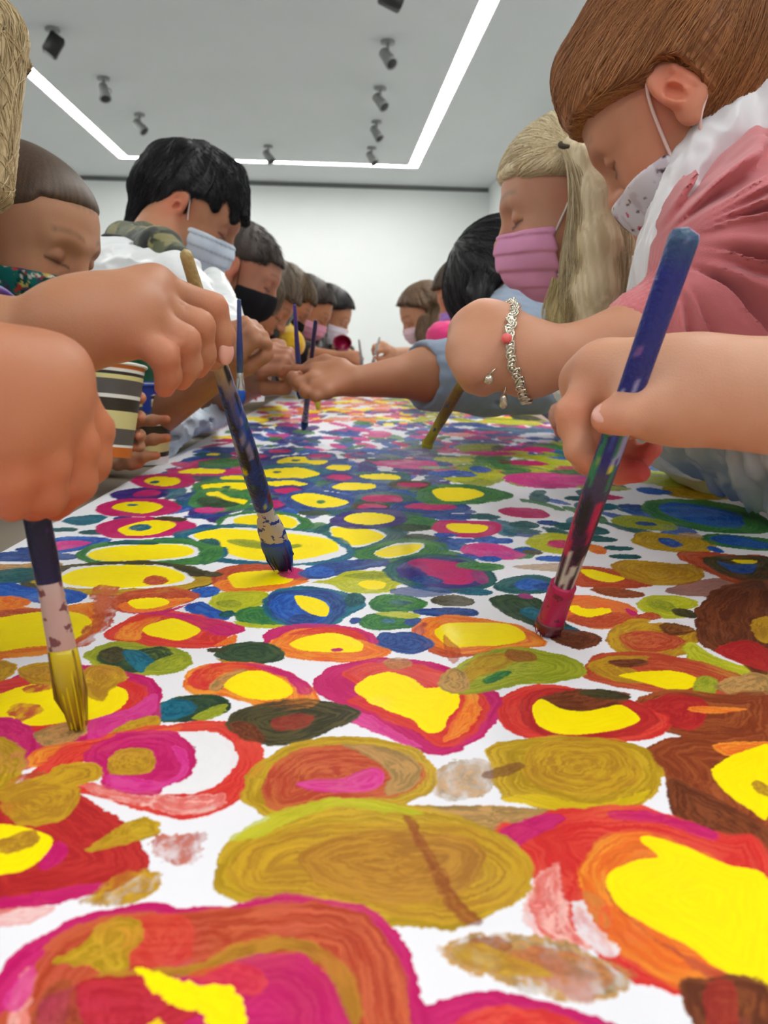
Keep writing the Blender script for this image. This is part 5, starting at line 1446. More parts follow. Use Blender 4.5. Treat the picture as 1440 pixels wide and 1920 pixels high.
def h3(t, x, y, sc):
    c = spatter([(0, (96, 20, 60)), (.10, (70, 20, 60)), (.22, (44, 20, 60)), (.38, (60, 60, 90)), (.42, (28, 36, 110)), (.9, (26, 40, 124)), (1, (50, 84, 110))],
                [((176, 24, 74), .50, 1.2, .12, .30), ((24, 28, 36), .52, 2.2, 0, .16), ((186, 182, 176), .54, 2.4, 0, .14), ((24, 28, 36), .60, 1.2, .12, .34), ((206, 200, 40), .62, 1.3, .36, .50), ((40, 120, 80), .63, 1.4, .34, .50), ((150, 150, 190), .64, 1.9, .42, 1), ((60, 90, 190), .60, 1.5, .45, 1), ((170, 120, 160), .70, 1.4, .5, 1)], seed=23, f=.5)(t, x, y, sc)
    return c
brush('thick brush with a streaked blue handle and magenta lower half at right', T3, Z3, .0160,
      h3, (176, 30, 84), [(110, 20, 50), (150, 24, 70), (90, 40, 40)], ferr=(.045, .16), hw=.95, flat=.85, neck=.75, end_w=.92,
      ferr_fn=ferrule_mat((176, 24, 80), (120, 30, 60), .60, 'magenta_ferrule', .1))

# =================================================================== the other children
def lock(name, parent, path, radii, rgb, rgb2, n=400, r=.0007, core=.8, seed=1, wave=.004, vox=.004, flat=1.0, strand_pts=14):
    """a hanging lock of hair: solid core with loose strands over it"""
    path = [np.asarray(p, float) for p in path]
    S = Solid()
    for i in range(len(path) - 1): S.u(Cap(path[i], path[i + 1], radii[i] * core, radii[i + 1] * core), .01)
    a_, b_ = lin(rgb), lin(rgb2)
    ax = unit(path[-1] - path[0])
    e1 = unit(RIGHT - ax * np.dot(RIGHT, ax)); e2 = np.cross(ax, e1)
    def cf(v):
        w = .35 + .45 * sstep(.2, .8, noise(v @ e1 * 420, v @ e2 * 420, v @ ax * 9, seed=seed))
        return a_ * (1 - w[:, None]) + b_ * w[:, None]
    def dsp(v): return .003 * (noise(v @ e1 * 260, v @ e2 * 260, v @ ax * 8, seed=seed + 2) - .5)
    o = solid_obj(name, S, vox, M_HAIR, parent, cf, dsp)
    rng = np.random.RandomState(seed)
    m = len(path); tt = np.linspace(0, m - 1, strand_pts)
    pc = np.array([[np.interp(t, range(m), [p[k] for p in path]) for k in range(3)] for t in tt])
    for _ in range(2): pc[1:-1] = (pc[:-2] + pc[1:-1] * 2 + pc[2:]) / 4
    rc_ = np.interp(tt, range(m), radii)
    V = []; Cc = []; F = []; base = 0
    for i in range(n):
        a = rng.rand() * 2 * PI; q = .72 + .36 * rng.rand() ** .6; w = rng.rand()
        ph = rng.rand() * 6; da = rng.randn() * .35; L = int(strand_pts * (1 if rng.rand() < .7 else rng.uniform(.6, 1)))
        col = (a_ * (1 - w) + b_ * w) * rng.uniform(.9, 1.1)
        for j in range(L):
            t = j / (strand_pts - 1)
            aa = a + da * t
            c = pc[j] + (e1 * math.cos(aa) + e2 * math.sin(aa) * flat) * rc_[j] * q + e1 * wave * math.sin(ph + t * 7) * t + e2 * wave * .6 * math.cos(ph + t * 6) * t
            rr = r * (1 - .6 * t)
            for k in range(3):
                th = 2 * PI * k / 3; V.append(c + e1 * math.cos(th) * rr + e2 * math.sin(th) * rr); Cc.append(col)
            if j:
                for k in range(3): F.append((base + (j - 1) * 3 + k, base + (j - 1) * 3 + (k + 1) % 3, base + j * 3 + (k + 1) % 3, base + j * 3 + k))
        base += L * 3
    s = mesh_obj('loose_strands', V, np.array(F), M_HAIR, o, np.array(Cc)); tag(s, kind='stuff')
    return o

# ---- boy with cropped hair and teal mask (left)
def buzz_boy():
    tone = (192, 142, 112)
    h = head_at((.031, .080, .018), 112, 484, .93, (.88, -.22, -.36), up=(.1, .05, 1), size=.96)
    f = Figure('boy at the left with cropped brown hair and a teal patterned mask looking down', h, 1, tone, vox=.0022)
    # right hand wraps the striped cup, left hand lies flat behind it
    el = P(-180, 830, 1.02); W = P(120, 812, .99)
    f.arm([f.sh['R'], el, P(40, 820, 1.0), W], (.040, .034, .024, .0205))
    K = [P(196, 742, 1.01), P(198, 778, 1.01), P(196, 812, 1.005), P(190, 842, 1.0)]
    tips = [(266, 746), (264, 782), (258, 816), (246, 838)]
    F = [[P(240, y - 6, .985), P(262, y, .955), P(x, y + 2, .935)] for x, y in tips]
    hand(f.S, W, K, F, [P(150, 780, .96), P(180, 740, .93), P(205, 728, .91)], r=.8)
    el2 = P(-60, 900, 1.20); W2 = P(120, 880, 1.08)
    f.arm([f.sh['L'], el2, W2], (.038, .032, .019))
    K2 = [P(200, 806, 1.06), P(204, 830, 1.055), P(204, 852, 1.05), P(196, 868, 1.05)]
    F2 = [[P(250, 792, 1.05), P(286, 788, 1.045), P(312, 786, 1.04)], [P(252, 832, 1.04), P(288, 824, 1.035), P(314, 821, 1.03)],
          [P(238, 860, 1.03), P(270, 856, 1.03), P(294, 854, 1.03)], [P(220, 872, 1.03), P(246, 872, 1.03), P(262, 872, 1.03)]]
    hand(f.S, W2, K2, F2, [P(170, 830, 1.08), P(210, 800, 1.09), P(240, 780, 1.09)], r=.86)
    t = np.array(tone, float)
    sp = [(q[2], .010, tuple(t * (1.02, .74, .68)), .7) for q in F + F2]
    def scalpf(l):
        line = .080 - .35 * np.abs(l[:, 0]) * 0 - (l[:, 1] < .05) * (.05 - l[:, 1]) * .55
        w = sstep(-.006, .012, l[:, 2] - line + (fbm(l[:, 0] * 200, l[:, 1] * 200, l[:, 2] * 200) - .5) * .01)
        return w * .75
    f.body(sp, scalp=(84, 62, 46), scalp_fn=scalpf, brow=(92, 66, 48))
    def tgt(p): return p - h.w(0, -.06, .13)
    hair_cap(h, f, (62, 46, 34), (96, 74, 52), vox=.0022, off=.0022, low=-.045, line=(.006, .028, .62, .055, .070), disp=.0002, strand=0, target=tgt, strand_kw=dict(n=3, seg=.0024, r=.0003, swirl=.3, spread=.0005))
    def mc(v):
        c = np.tile(lin((22, 104, 100)), (len(v), 1)); l = h.loc(v)
        for rgb, th, s, sd in (((10, 66, 64), .54, 90, 1), ((188, 176, 96), .63, 120, 2), ((176, 62, 52), .65, 110, 3), ((206, 206, 196), .67, 150, 4), ((74, 60, 96), .64, 100, 5)):
            w = sstep(th, th + .03, fbm(l[:, 0] * s, l[:, 1] * s, l[:, 2] * s, seed=sd)); c = c * (1 - w[:, None]) + lin(rgb) * w[:, None]
        return c
    mask(h, f.root, mc, top=.004, back=.020, pleats=False, snout=.010, cord_r=.0018)
    f.top('sweater', (40, 60, 84), sleeves=[([f.sh['R'], el, P(-60, 826, 1.0)], (.052, .046, .032)), ([f.sh['L'], el2], (.050, .040))])
    f.legs()
buzz_boy()

# ---- boy with thick black hair
def black_hair_boy():
    tone = (188, 134, 104)
    h = head_at(EAR_R, 330, 384, 1.47, (.80, .06, -.55), up=(.2, 0, 1), size=.98)
    f = Figure('boy with thick black hair and pale blue surgical mask wearing a white apron', h, 1, tone, vox=.0026, nb=P(262, 500, 1.38))
    el = P(262, 800, 1.22); W = P(425, 690, 1.03)
    f.arm([f.sh['R'], el, W], (.042, .034, .0185))
    K, F, T = grip(f.S, W, P(455, 628, .99), np.array([-.1, -.85, .5]), r=.86, thumb_side=-1)
    t = np.array(tone, float)
    f.body([(q[2], .010, tuple(t * (1.05, .76, .7)), .7) for q in F], brow=(30, 24, 22),
           scalp=(40, 32, 30), scalp_fn=lambda l: sstep(-.004, .02, l[:, 2] - .05 + np.maximum(l[:, 1] - .0, 0) * -.2 + np.maximum(-l[:, 1], 0) * .9) * .7)
    parts = [((0, .045, .105), (.02, .088, .066), .020, .010), ((-.03, .05, .10), (-.02, .090, .062), .020, .008), ((.035, .045, .095), (.042, .080, .050), .018, .007),
             ((0, -.03, .108), (0, .03, .112), .028, .026), ((.03, -.075, .06), (.03, -.085, .0), .032, .022), ((-.03, -.075, .06), (-.03, -.085, .0), .032, .022),
             ((.058, .03, .07), (.064, .045, .046), .014, .007), ((.05, -.05, .09), (.066, -.02, .05), .024, .014)]
    def tgt(p):
        l = h.loc(p); d = np.zeros_like(l); d[:, 1] = np.where(l[:, 1] > -.03, 1.0, -.1); d[:, 2] = np.where(l[:, 1] > .03, -.9, np.where(l[:, 1] < -.03, -1.0, -.25)); d[:, 0] = l[:, 0] * 6
        return d @ h.R.T
    hair_cap(h, f, (17, 17, 20), (34, 34, 40), parts=parts, vox=.0026, off=.006, low=-.052, line=(.012, .030, .50, .058, .066), disp=.0035, strand=3200, target=tgt, strand_kw=dict(n=8, seg=.005, r=.0006, swirl=.25, spread=.0004))
    mask(h, f.root, (206, 220, 234), top=.012, back=.020, vox=None) if False else mask(h, f.root, (206, 220, 234), top=.014, back=.022, snout=.008)
    # camouflage hood lying on the neck, white plastic apron over it
    def camo(v):
        c = np.tile(lin((84, 90, 60)), (len(v), 1))
        for rgb, th, sd in (((40, 46, 36), .52, 1), ((132, 126, 84), .60, 2), ((22, 24, 22), .62, 3)):
            w = sstep(th, th + .02, fbm(v[:, 0] * 38, v[:, 1] * 38, v[:, 2] * 38, seed=sd)); c = c * (1 - w[:, None]) + lin(rgb) * w[:, None]
        return c
    G = Solid()
    G.u(Cap(P(232, 452, 1.36), P(300, 470, 1.22), .026, .030), .02).u(Cap(P(300, 470, 1.22), P(345, 500, 1.16), .030, .020), .02).u(Cap(P(232, 452, 1.36), P(270, 450, 1.42), .026, .03), .02)
    solid_obj('hood', G, .0035, M_CLOTH, f.root, camo, lambda p: .004 * (fbm(p[:, 0] * 50, p[:, 1] * 50, p[:, 2] * 50) - .5))
    G = Solid(); G.u(Cap(P(200, 450, 1.25), P(222, 455, 1.25), .010, .012), .01)
    solid_obj('hood_toggle', G, .003, M_CLOTH, f.root, (24, 24, 26))
    f.top('sweater', (22, 92, 62), off=.006, sleeves=[([f.sh['R'], el], (.050, .044))])
    def ex(G):
        G.u(Cap(P(215, 510, 1.26), P(330, 535, 1.16), .048, .040), .04)
        G.u(Cap(P(330, 535, 1.16), P(425, 620, 1.06), .034, .022), .03)
        G.u(Cap(P(400, 520, 1.22), P(440, 600, 1.12), .014, .016), .02)
    f.top('apron', (232, 236, 238), m=M_PLASTIC, off=.016, neck=False, extra=ex, fold=.005, keep=[Slab([0, 0, .80], [0, 0, -1.0])])
    G = Solid(); G.u(Cap(P(318, 800, 1.24), P(418, 778, 1.42), .020, .016), .01).u(Cap(P(300, 850, 1.22), P(330, 810, 1.26), .012, .018), .01)
    solid_obj('apron_hem', G, .004, M_PLASTIC, f.root, (206, 222, 238), lambda p: .012 * (np.abs(fbm(p[:, 0] * 30, p[:, 1] * 30, p[:, 2] * 60, seed=3) - .5) * 4 - .6))
    f.legs()
black_hair_boy()

# ---- boy with short dark hair and black mask
def dark_mask_boy():
    tone = (190, 134, 108)
    h = head_at(EAR_R, 431, 505, 1.78, (.86, .02, -.50), up=(.1, 0, 1), size=.95)
    f = Figure('boy with short dark hair and a black mask, behind the black-haired boy', h, 1, tone, vox=.003)
    el = P(372, 770, 1.55); W = P(478, 712, 1.30)
    f.arm([f.sh['R'], el, W], (.040, .040, .024))
    K, F, T = grip(f.S, W, P(562, 640, 1.20), np.array([-.35, -.6, .72]), r=1.05, thumb_side=-1)
    t = np.array(tone, float)
    f.body([(q[2], .012, tuple(t * (1.05, .76, .7)), .6) for q in F], brow=(40, 30, 26), scalp=(60, 48, 40), scalp_fn=lambda l: sstep(-.004, .025, l[:, 2] - .055 + np.maximum(-l[:, 1], 0) * .9) * .75)
    hair_cap(h, f, (44, 36, 32), (78, 66, 58), vox=.0032, off=.004, low=-.045, disp=.001, strand=1500, target=lambda p: p - h.w(0, -.05, .14), strand_kw=dict(n=4, seg=.0045, r=.0007, swirl=.3, spread=.0012))
    mask(h, f.root, (24, 24, 28), top=.010, back=.018, pleats=False, cord=mat('black_cord', (120, 74, 50), .8), cord_r=.002, snout=.005)
    f.top('sweater', (236, 236, 232), off=.012, sleeves=[([f.sh['R'], el, P(415, 745, 1.45)], (.052, .048, .036))], extra=lambda G: G.u(Cap(P(395, 520, 1.72), P(455, 640, 1.55), .03, .02), .03))
    f.legs()
dark_mask_boy()

SIDE = dict(ears=False, line=(.016, .036, .70, .066, .084), parts=[((q * .062, -.006, .05), (q * .066, -.012, -.075), .026, .020) for q in (-1, 1)])
# ---- generic farther child
def far_child(label, side, anchor, px, py, Y, fwd, tone, hair, hair2, maskc, top, locks=(), arm_to=None, cap_kw=None, vox=.0042, size=.98, cut_kw=None, r=.85, elbow=None, sleeve_end=.55, trousers=(50, 55, 75), extra_top=None, up=(0, 0, 1), back=(0, -.6, .8), nohand=False, lowhair=-.05, off=.008):
    h = head_at(anchor, px, py, Y, fwd, up, size)
    f = Figure(label, h, side, tone, vox=vox)
    K = None
    sl = []
    if arm_to is not None:
        W, G = arm_to
        el = elbow if elbow is not None else (f.sh['R' if side > 0 else 'L'] + W) / 2 + np.array([-side * .05, 0, -.09])
        f.arm([f.sh['R' if side > 0 else 'L'], el, W], (.040, .033, .021))
        K, F, T = grip(f.S, W, G, np.array(back, float), r=r, thumb_side=-1 if side > 0 else 1)
        sl.append(([f.sh['R' if side > 0 else 'L'], el, el + (np.asarray(W) - el) * sleeve_end], (.052, .044, .034)))
    f.body(())
    kw = dict(vox=vox, off=off, disp=.002, low=lowhair); kw.update(cap_kw or {})
    hair_cap(h, f, hair, hair2, strand=kw.pop('strand', 500), strand_kw=kw.pop('strand_kw', dict(n=6, seg=.008, r=.0009)), **kw)
    for i, (pts, rad) in enumerate(locks): lock('hair_lock', f.root, pts, rad, hair, hair2, n=120, r=.0011, seed=i + 3, vox=.005, strand_pts=10)
    if maskc is not None: mask(h, f.root, maskc, top=.010, back=.018, voxel=.0032, cord_r=.0018)
    f.top('sweater', top, sleeves=sl, extra=extra_top)
    f.legs(trousers)
    return f
far_child('child with brown fringe hanging over an uncovered face, left side beyond the black mask', 1, EAR_R, 468, 556, 2.15, (.72, -.05, -.68), (198, 148, 122), (70, 58, 44), (110, 94, 72), None, (60, 66, 84),
          locks=[([P(505, 520, 2.12), P(514, 552, 2.08), P(510, 586, 2.06)], (.028, .030, .014))], off=.014)
f7 = far_child('child with brown hair, black mask and yellow top with a black strap', 1, EAR_R, 524, 562, 2.6, (.72, .05, -.68), (190, 134, 104), (66, 50, 34), (108, 88, 60), (24, 22, 24), (214, 176, 40),
          locks=[([P(512, 540, 2.65), P(505, 570, 2.6), P(510, 590, 2.6)], (.05, .04, .02))],
          extra_top=lambda G: G.u(Cap(P(512, 612, 2.6), P(545, 645, 2.3), .045, .04), .03), arm_to=(P(505, 660, 1.95), P(535, 650, 1.85)), elbow=P(470, 665, 2.2))
G = Solid(); G.u(Cap(P(538, 588, 2.42), P(505, 640, 2.28), .022, .026), .02); solid_obj('strap', G, .004, M_CLOTH, f7.root, (26, 26, 28))
far_child('dark-haired child with a pink mask, third from the far end of the left row', 1, EAR_R, 560, 578, 2.95, (.80, -.1, -.58), (196, 136, 100), (36, 28, 24), (66, 52, 42), (222, 160, 186), (60, 60, 66), cap_kw=SIDE,
          arm_to=(P(560, 712, 1.85), P(590, 700, 1.75)), elbow=P(520, 700, 2.2), off=.014)
far_child('girl with long black hair and a white mask at the far left', 1, EAR_R, 604, 590, 3.35, (.84, -.12, -.52), (190, 132, 100), (22, 18, 20), (44, 38, 40), (226, 218, 228), (30, 30, 34), cap_kw=SIDE,
          locks=[([P(590, 575, 3.35), P(588, 625, 3.2), P(592, 662, 3.0)], (.06, .05, .045))], off=.016,
          arm_to=(P(640, 672, 2.55), P(680, 674, 2.5)), elbow=P(575, 668, 2.6), sleeve_end=.02)
far_child('child in a brown top at the very end of the left row, mostly hidden', 1, (0, 0, .02), 556, 600, 3.8, (.9, -.1, -.4), (200, 150, 120), (70, 54, 40), (110, 90, 66), (226, 218, 228), (84, 78, 62),
          extra_top=lambda G: G.u(Cap(P(596, 660, 3.6), P(650, 660, 3.4), .05, .035), .03), arm_to=(P(655, 668, 3.2), P(640, 655, 3.2)))

# right row, far to near
far_child('girl with long brown hair and pale pink mask at the far right, facing left', -1, EAR_L, 815, 590, 3.0, (-.84, -.22, -.50), (206, 156, 128), (78, 58, 44), (132, 106, 80), (226, 200, 212), (98, 92, 86), cap_kw=SIDE,
          locks=[([P(822, 560, 3.02), P(836, 590, 3.02), P(846, 618, 3.0)], (.055, .05, .02)), ([P(800, 600, 2.98), P(796, 630, 2.94), P(797, 655, 2.9)], (.03, .035, .02)), ([P(828, 590, 3.0), P(815, 620, 2.95), P(812, 645, 2.9)], (.05, .04, .03))],
          arm_to=(P(735, 664, 2.62), P(710, 652, 2.58)), elbow=P(792, 668, 2.8), sleeve_end=.15, off=.014)
f12 = far_child('child in a bright pink top with a purple mask, half hidden behind the black-haired child', -1, EAR_L, 905, 556, 2.3, (-.86, -.2, -.42), (206, 150, 120), (56, 44, 36), (96, 78, 62), (168, 130, 208), (226, 66, 130),
          extra_top=lambda G: G.u(Cap(P(885, 640, 2.2), P(828, 632, 2.05), .06, .038), .03), off=.014)

def blue_sweater():
    tone = (184, 128, 98)
    h = head_at((0, -.02, .06), 922, 502, 1.52, (-.42, -.10, -.90), up=(-.75, .0, .55), size=1.0)
    f = Figure('black-haired child in a grey-blue sweater bending low and reaching across the painting', h, -1, tone, vox=.003, nb=P(985, 560, 1.56))
    el = P(900, 700, 1.30); W = P(668, 716, 1.18)
    f.sh['L'] = P(968, 600, 1.44)
    f.arm([f.sh['L'], el, P(800, 702, 1.24), W], (.042, .046, .038, .0215))
    K = [P(592, 694, 1.20), P(586, 712, 1.17), P(596, 728, 1.15), P(612, 736, 1.14)]
    F = [[P(556, 694, 1.21), P(538, 694, 1.22), P(528, 702, 1.22)], [P(556, 716, 1.16), P(548, 706, 1.17), P(562, 702, 1.19)],
         [P(572, 736, 1.14), P(566, 728, 1.16), P(578, 722, 1.18)], [P(592, 744, 1.13), P(588, 738, 1.15), P(598, 732, 1.17)]]
    T = [P(640, 688, 1.20), P(610, 678, 1.22), P(588, 682, 1.22), P(572, 690, 1.22)]
    hand(f.S, W, K, F, T, r=.88, k=.006)
    f.S.u(Ell(P(630, 706, 1.19), (.032, .016, .020)), .015)
    t = np.array(tone, float)
    f.body([(q[2], .012, tuple(t * (1.05, .8, .75)), .6) for q in F] + [(Cap(P(640, 745, 1.16), P(820, 750, 1.2), .004), .02, tuple(t * (.95, .74, .66)), .5)], brow=(30, 24, 22))
    hair_cap(h, f, (16, 15, 18), (36, 34, 38), vox=.0034, off=.016, low=-.05, strand=1600, disp=.003, parts=[((.0, -.08, .03), (.02, -.09, -.04), .05, .03), ((-.03, .06, .06), (-.04, .07, .0), .03, .02)],
             strand_kw=dict(n=9, seg=.008, r=.0008, swirl=.2))
    lock('hair_lock', f.root, [P(905, 520, 1.46), P(896, 550, 1.42), P(893, 575, 1.40)], (.030, .024, .010), (16, 15, 18), (36, 34, 38), n=160, seed=8)
    mask(h, f.root, (150, 160, 190))
    f.top('sweater', (138, 154, 176), off=.014, sleeves=[([f.sh['L'], P(930, 660, 1.34), el, P(808, 704, 1.25)], (.058, .062, .060, .0545))], fold=.0025, fs=80,
          extra=lambda G: (G.u(Cap(P(1010, 590, 1.5), P(960, 640, 1.40), .07, .06), .04), G.u(Cap(P(925, 725, 1.32), P(1010, 730, 1.30), .045, .04), .03)))
    G = Solid(); G.u(Cap(P(1000, 560, 1.395), P(968, 592, 1.37), .010, .011), .01); solid_obj('navy_stripe', G, .003, M_CLOTH, f.root, (30, 42, 92))
    f.legs()
blue_sweater()

def blonde_girl():
    tone = (206, 154, 130)
    h = head_at(EYE_L, 964, 414, 1.02, (-.93, .16, -.28), up=(0, 0, 1), size=1.0)
    f = Figure('girl with a long blond ponytail and a pink surgical mask', h, -1, tone, vox=.0022)
    el = P(1200, 740, 1.06); W = P(1130, 770, 1.06)
    f.arm([f.sh['L'], el, W], (.038, .032, .020))
    K, F, T = grip(f.S, W, P(1070, 772, 1.06), np.array([0, -.6, .8]), r=.75, thumb_side=1)
    def scf(l): return sstep(-.010, .016, l[:, 2] - .058 - np.maximum(l[:, 1] - .03, 0) * .3 + (.03 - l[:, 1]) * .5 * (l[:, 1] < .03)) * .6
    f.body((), scalp=(140, 112, 84), scalp_fn=scf, brow=(110, 84, 64))
    tie = P(1070, 272, .965)
    A, Bc = (188, 164, 120), (246, 234, 200)
    def tgt(p): return tie - p
    hair_cap(h, f, A, Bc, vox=.0022, off=.007, low=-.045, nape=False, line=(.002, .040, .30, .070, .062), disp=.0015, strand=4500, target=tgt, parts=[((-.05, -.03, .10), (-.068, -.045, .085), .026, .014)],
             strand_kw=dict(n=9, seg=.007, r=.00055, swirl=.10, spread=.00012))
    lock('ponytail', f.root, [tie, P(1096, 300, .955), P(1122, 370, .945), P(1118, 460, .94), P(1112, 540, .94), P(1105, 625, .95)], (.012, .018, .028, .033, .035, .032), A, Bc, n=1500, r=.0006, core=.86, wave=.006, vox=.003, flat=.7, strand_pts=18)
    lock('hair_lock', f.root, [P(1145, 400, .97), P(1165, 470, .97), P(1150, 520, .965), P(1188, 535, .96)], (.012, .016, .010, .004), A, Bc, n=260, core=.25, r=.0006, seed=4, wave=.006, vox=.003)
    lock('hair_lock', f.root, [P(1150, 470, .98), P(1185, 500, .975), P(1160, 470, .97)], (.005, .006, .003), A, Bc, n=60, r=.0006, seed=6, vox=.003)
    lock('hair_lock', f.root, [P(1085, 530, .96), P(1075, 590, .96), P(1060, 640, .96)], (.03, .034, .024), A, (226, 214, 160), n=300, r=.0006, seed=7, vox=.003)
    b = MB(); ring = [tie + (RIGHT * math.cos(k * PI / 12) * .9 + UP * math.sin(k * PI / 12) * .55 + FWD * math.sin(k * PI / 12) * .7) * .0125 for k in range(25)]
    b.tube(ring, .0032, n=8, caps=False); b.build('hair_tie', mat('dark_elastic', (70, 58, 44), .8), f.root, use_col=False)
    mask(h, f.root, (226, 158, 198), top=.012, back=.038, snout=.006)
    f.top('sweater', (224, 226, 168), off=.010, sleeves=[([f.sh['L'], el], (.052, .046))], extra=lambda G: G.u(Cap(P(1180, 520, 1.06), P(1215, 620, 1.02), .055, .06), .04))
    def ex(G):
        G.u(Cap(P(1130, 560, .99), P(1130, 700, .97), .055, .06), .04); G.u(Cap(P(1150, 440, 1.1), P(1192, 520, 1.0), .022, .016), .02)
    f.top('apron', (226, 230, 226), m=M_PLASTIC, off=.014, neck=True, extra=ex, fold=.006, keep=[Slab([0, 0, .74], [0, 0, -1.0])])
    f.legs()
blonde_girl()

def red_girl():
    tone = (208, 152, 124)
    f0 = (-.56, .42, -.68)
    h = head_at(EAR_L, 1266, 164, .735, f0, up=(-.1, 0, 1), size=.95)
    f = Figure('red-haired girl in a pink cardigan and white apron, masked, reaching left with a bracelet', h, -1, tone, vox=.0020, nb=P(1440, 372, .84))
    f.sh['L'] = P(1425, 410, .72)
    el = P(1462, 600, .66); W = P(1000, 676, .655)
    f.arm([f.sh['L'], el, P(1180, 644, .66), W], (.042, .036, .0275, .0225))
    K = [P(905, 596, .70), P(880, 622, .68), P(874, 658, .66), P(884, 694, .645)]
    F = [[P(880, 640, .72), P(888, 680, .72), P(900, 690, .71)], [P(874, 660, .70), P(884, 696, .70), P(900, 700, .69)],
         [P(872, 690, .675), P(888, 712, .68), P(908, 706, .68)], [P(888, 716, .655), P(906, 724, .66), P(920, 712, .665)]]
    T = [P(960, 640, .70), P(920, 660, .73), P(900, 680, .73)]
    hand(f.S, W, K, F, T, r=1.0, k=.008, palm_k=.022)
    f.S.u(Cap(W, P(925, 640, .68), .024, .026), .02); f.S.u(Ell(P(925, 615, .685), (.020, .02, .015)), .02)
    t = np.array(tone, float)
    f.body([(K[0], .02, tuple(t * (1.06, .92, .86)), .6), (h.w(-.05, .04, -.02), .035, tuple(t * (1.0, .84, .76)), .5)], brow=(150, 100, 60), lash=(70, 44, 30),
           scalp=(132, 84, 46), scalp_fn=lambda l: sstep(-.006, .02, l[:, 2] - .055 + (.03 - l[:, 1]) * .7 * (l[:, 1] < .03)) * .7)
    A, Bc = (120, 70, 38), (194, 134, 82)
    bun = h.w(0, -.115, .075)
    def tgt(p): return h.w(0, -.125, .07) - p
    hair_cap(h, f, A, Bc, vox=.0022, off=.014, low=-.040, nape=False, line=(.006, .030, .52, .066, .062), disp=.0012, strand=8500, target=tgt, extra=lambda S: S.u(Ell(bun, .052 * h.s), .03),
             parts=[((0, -.09, .05), (.0, -.10, .0), .05, .03), ((-.01, .03, .092), (-.01, -.04, .100), .054, .058)],
             strand_kw=dict(n=11, seg=.008, r=.0004, swirl=.12, spread=.0002))
    def mc(v):
        c = np.tile(lin((222, 218, 226)), (len(v), 1)); l = h.loc(v)
        for rgb, th, s, sd in (((206, 196, 206), .55, 60, 1), ((196, 60, 96), .70, 110, 3), ((84, 70, 80), .69, 100, 4), ((120, 70, 70), .72, 120, 5)):
            w = sstep(th, th + .025, fbm(l[:, 0] * s, l[:, 1] * s, l[:, 2] * s, seed=sd, oct=2)); c = c * (1 - w[:, None]) + lin(rgb) * w[:, None]
        return c
    mo = mask(h, f.root, mc, top=-.006, back=.032, low=-.110, bag=((0, .052, -.078), (.036, .032, .032)), pleats=False, snout=.004, cord_r=.0016, cord=mat('pale_pink_cord', (232, 204, 196), .8))
    # cardigan: folded sleeve with a ribbed cuff
    SL = [([P(1425, 395, .73), P(1400, 480, .67), P(1440, 590, .655), P(1320, 600, .665), P(1225, 622, .668), P(1192, 626, .665)], (.060, .066, .056, .046, .032, .029))]
    def ex(G):
        G.u(Cap(P(1440, 372, .78), P(1520, 380, .80), .042, .06), .04); G.u(Cap(P(1345, 420, .74), P(1335, 520, .70), .028, .036), .04)
        G.u(Cap(P(1520, 450, .80), P(1520, 640, .78), .09, .10), .05)
        G.cut(Slab(P(1188, 625, .665), unit(P(1180, 625, .665) - P(1225, 622, .668)) * -1), .003) if False else None
    v_ax = unit(P(1192, 626, .665) - P(1440, 600, .655))
    sy = np.array([0, 1, 0]); s_u = np.cross(v_ax, sy)
    o_sh = P(1400, 470, .67)
    def cd(p):
        q = p - P(1440, 560, .66)
        # folds radiate from the inner elbow at upper left
        c0 = P(1215, 470, .66); r0 = p - c0
        ang = np.arctan2(r0 @ UP, r0 @ RIGHT); rad = np.sqrt((r0 @ UP) ** 2 + (r0 @ RIGHT) ** 2)
        n = noise(ang * 8 + fbm(p[:, 0] * 14, p[:, 1] * 14, p[:, 2] * 14, seed=6) * 2.4, rad * 6, seed=12)
        n2 = fbm(p[:, 0] * 24, p[:, 1] * 24, p[:, 2] * 46, seed=13)
        return (sstep(0, 1, np.abs(n - .5) * 2) * .021 - .008) * sstep(.015, .065, rad) + .006 * (n2 - .5)
    G = Solid()
    for a, b_, ra, rb in f.torso: G.u(Cap(a, b_, ra + .014, rb + .014), .04)
    for pts, rad in SL:
        for i in range(len(pts) - 1): G.u(Cap(pts[i], pts[i + 1], rad[i], rad[i + 1]), .025)
    ex(G)
    def ccol(v):
        c = cloth_col(v, (208, 120, 126), .06)
        return c
    def cdisp(p):
        d = cd(p); t = (p - P(1192, 626, .665)) @ (-v_ax)
        cuff = sstep(.024, .018, t)
        a = np.arctan2((p - P(1192, 626, .665)) @ s_u, (p - P(1192, 626, .665)) @ sy)
        return d * (1 - cuff) + cuff * (.0012 * np.sin(a * 46) + .001)
    solid_obj('cardigan', G, .0022, mat('pink_knit', (200, 108, 116), .92, vcol=True, bump=.4, bscale=1500, sheen=.4, spec=.1), f.root, ccol, cdisp)
    G = Solid()
    pts = [P(1530, 200, .79), P(1425, 226, .765), P(1350, 262, .755), P(1304, 325, .75), P(1275, 400, .745), P(1255, 480, .74), P(1258, 560, .74)]
    rad = (.040, .033, .026, .021, .018, .020, .022)
    for i in range(len(pts) - 1): G.u(Cap(pts[i], pts[i + 1], rad[i], rad[i + 1]), .02)
    G.u(Cap(P(1290, 470, .78), P(1270, 620, .78), .045, .05), .03)
    solid_obj('apron', G, .0024, M_PLASTIC, f.root, (228, 228, 232), lambda p: .010 * np.abs(fbm(p[:, 0] * 34, p[:, 1] * 34, p[:, 2] * 22, seed=8) - .5) * 3 - .004)
    # bracelet of silver links with a charm and one pink bead
    ax = unit(P(1180, 644, .66) - W); c0 = P(966, 664, .655)
    sdv = unit(np.cross(ax, [0, 0, 1])); uv = np.cross(sdv, ax)
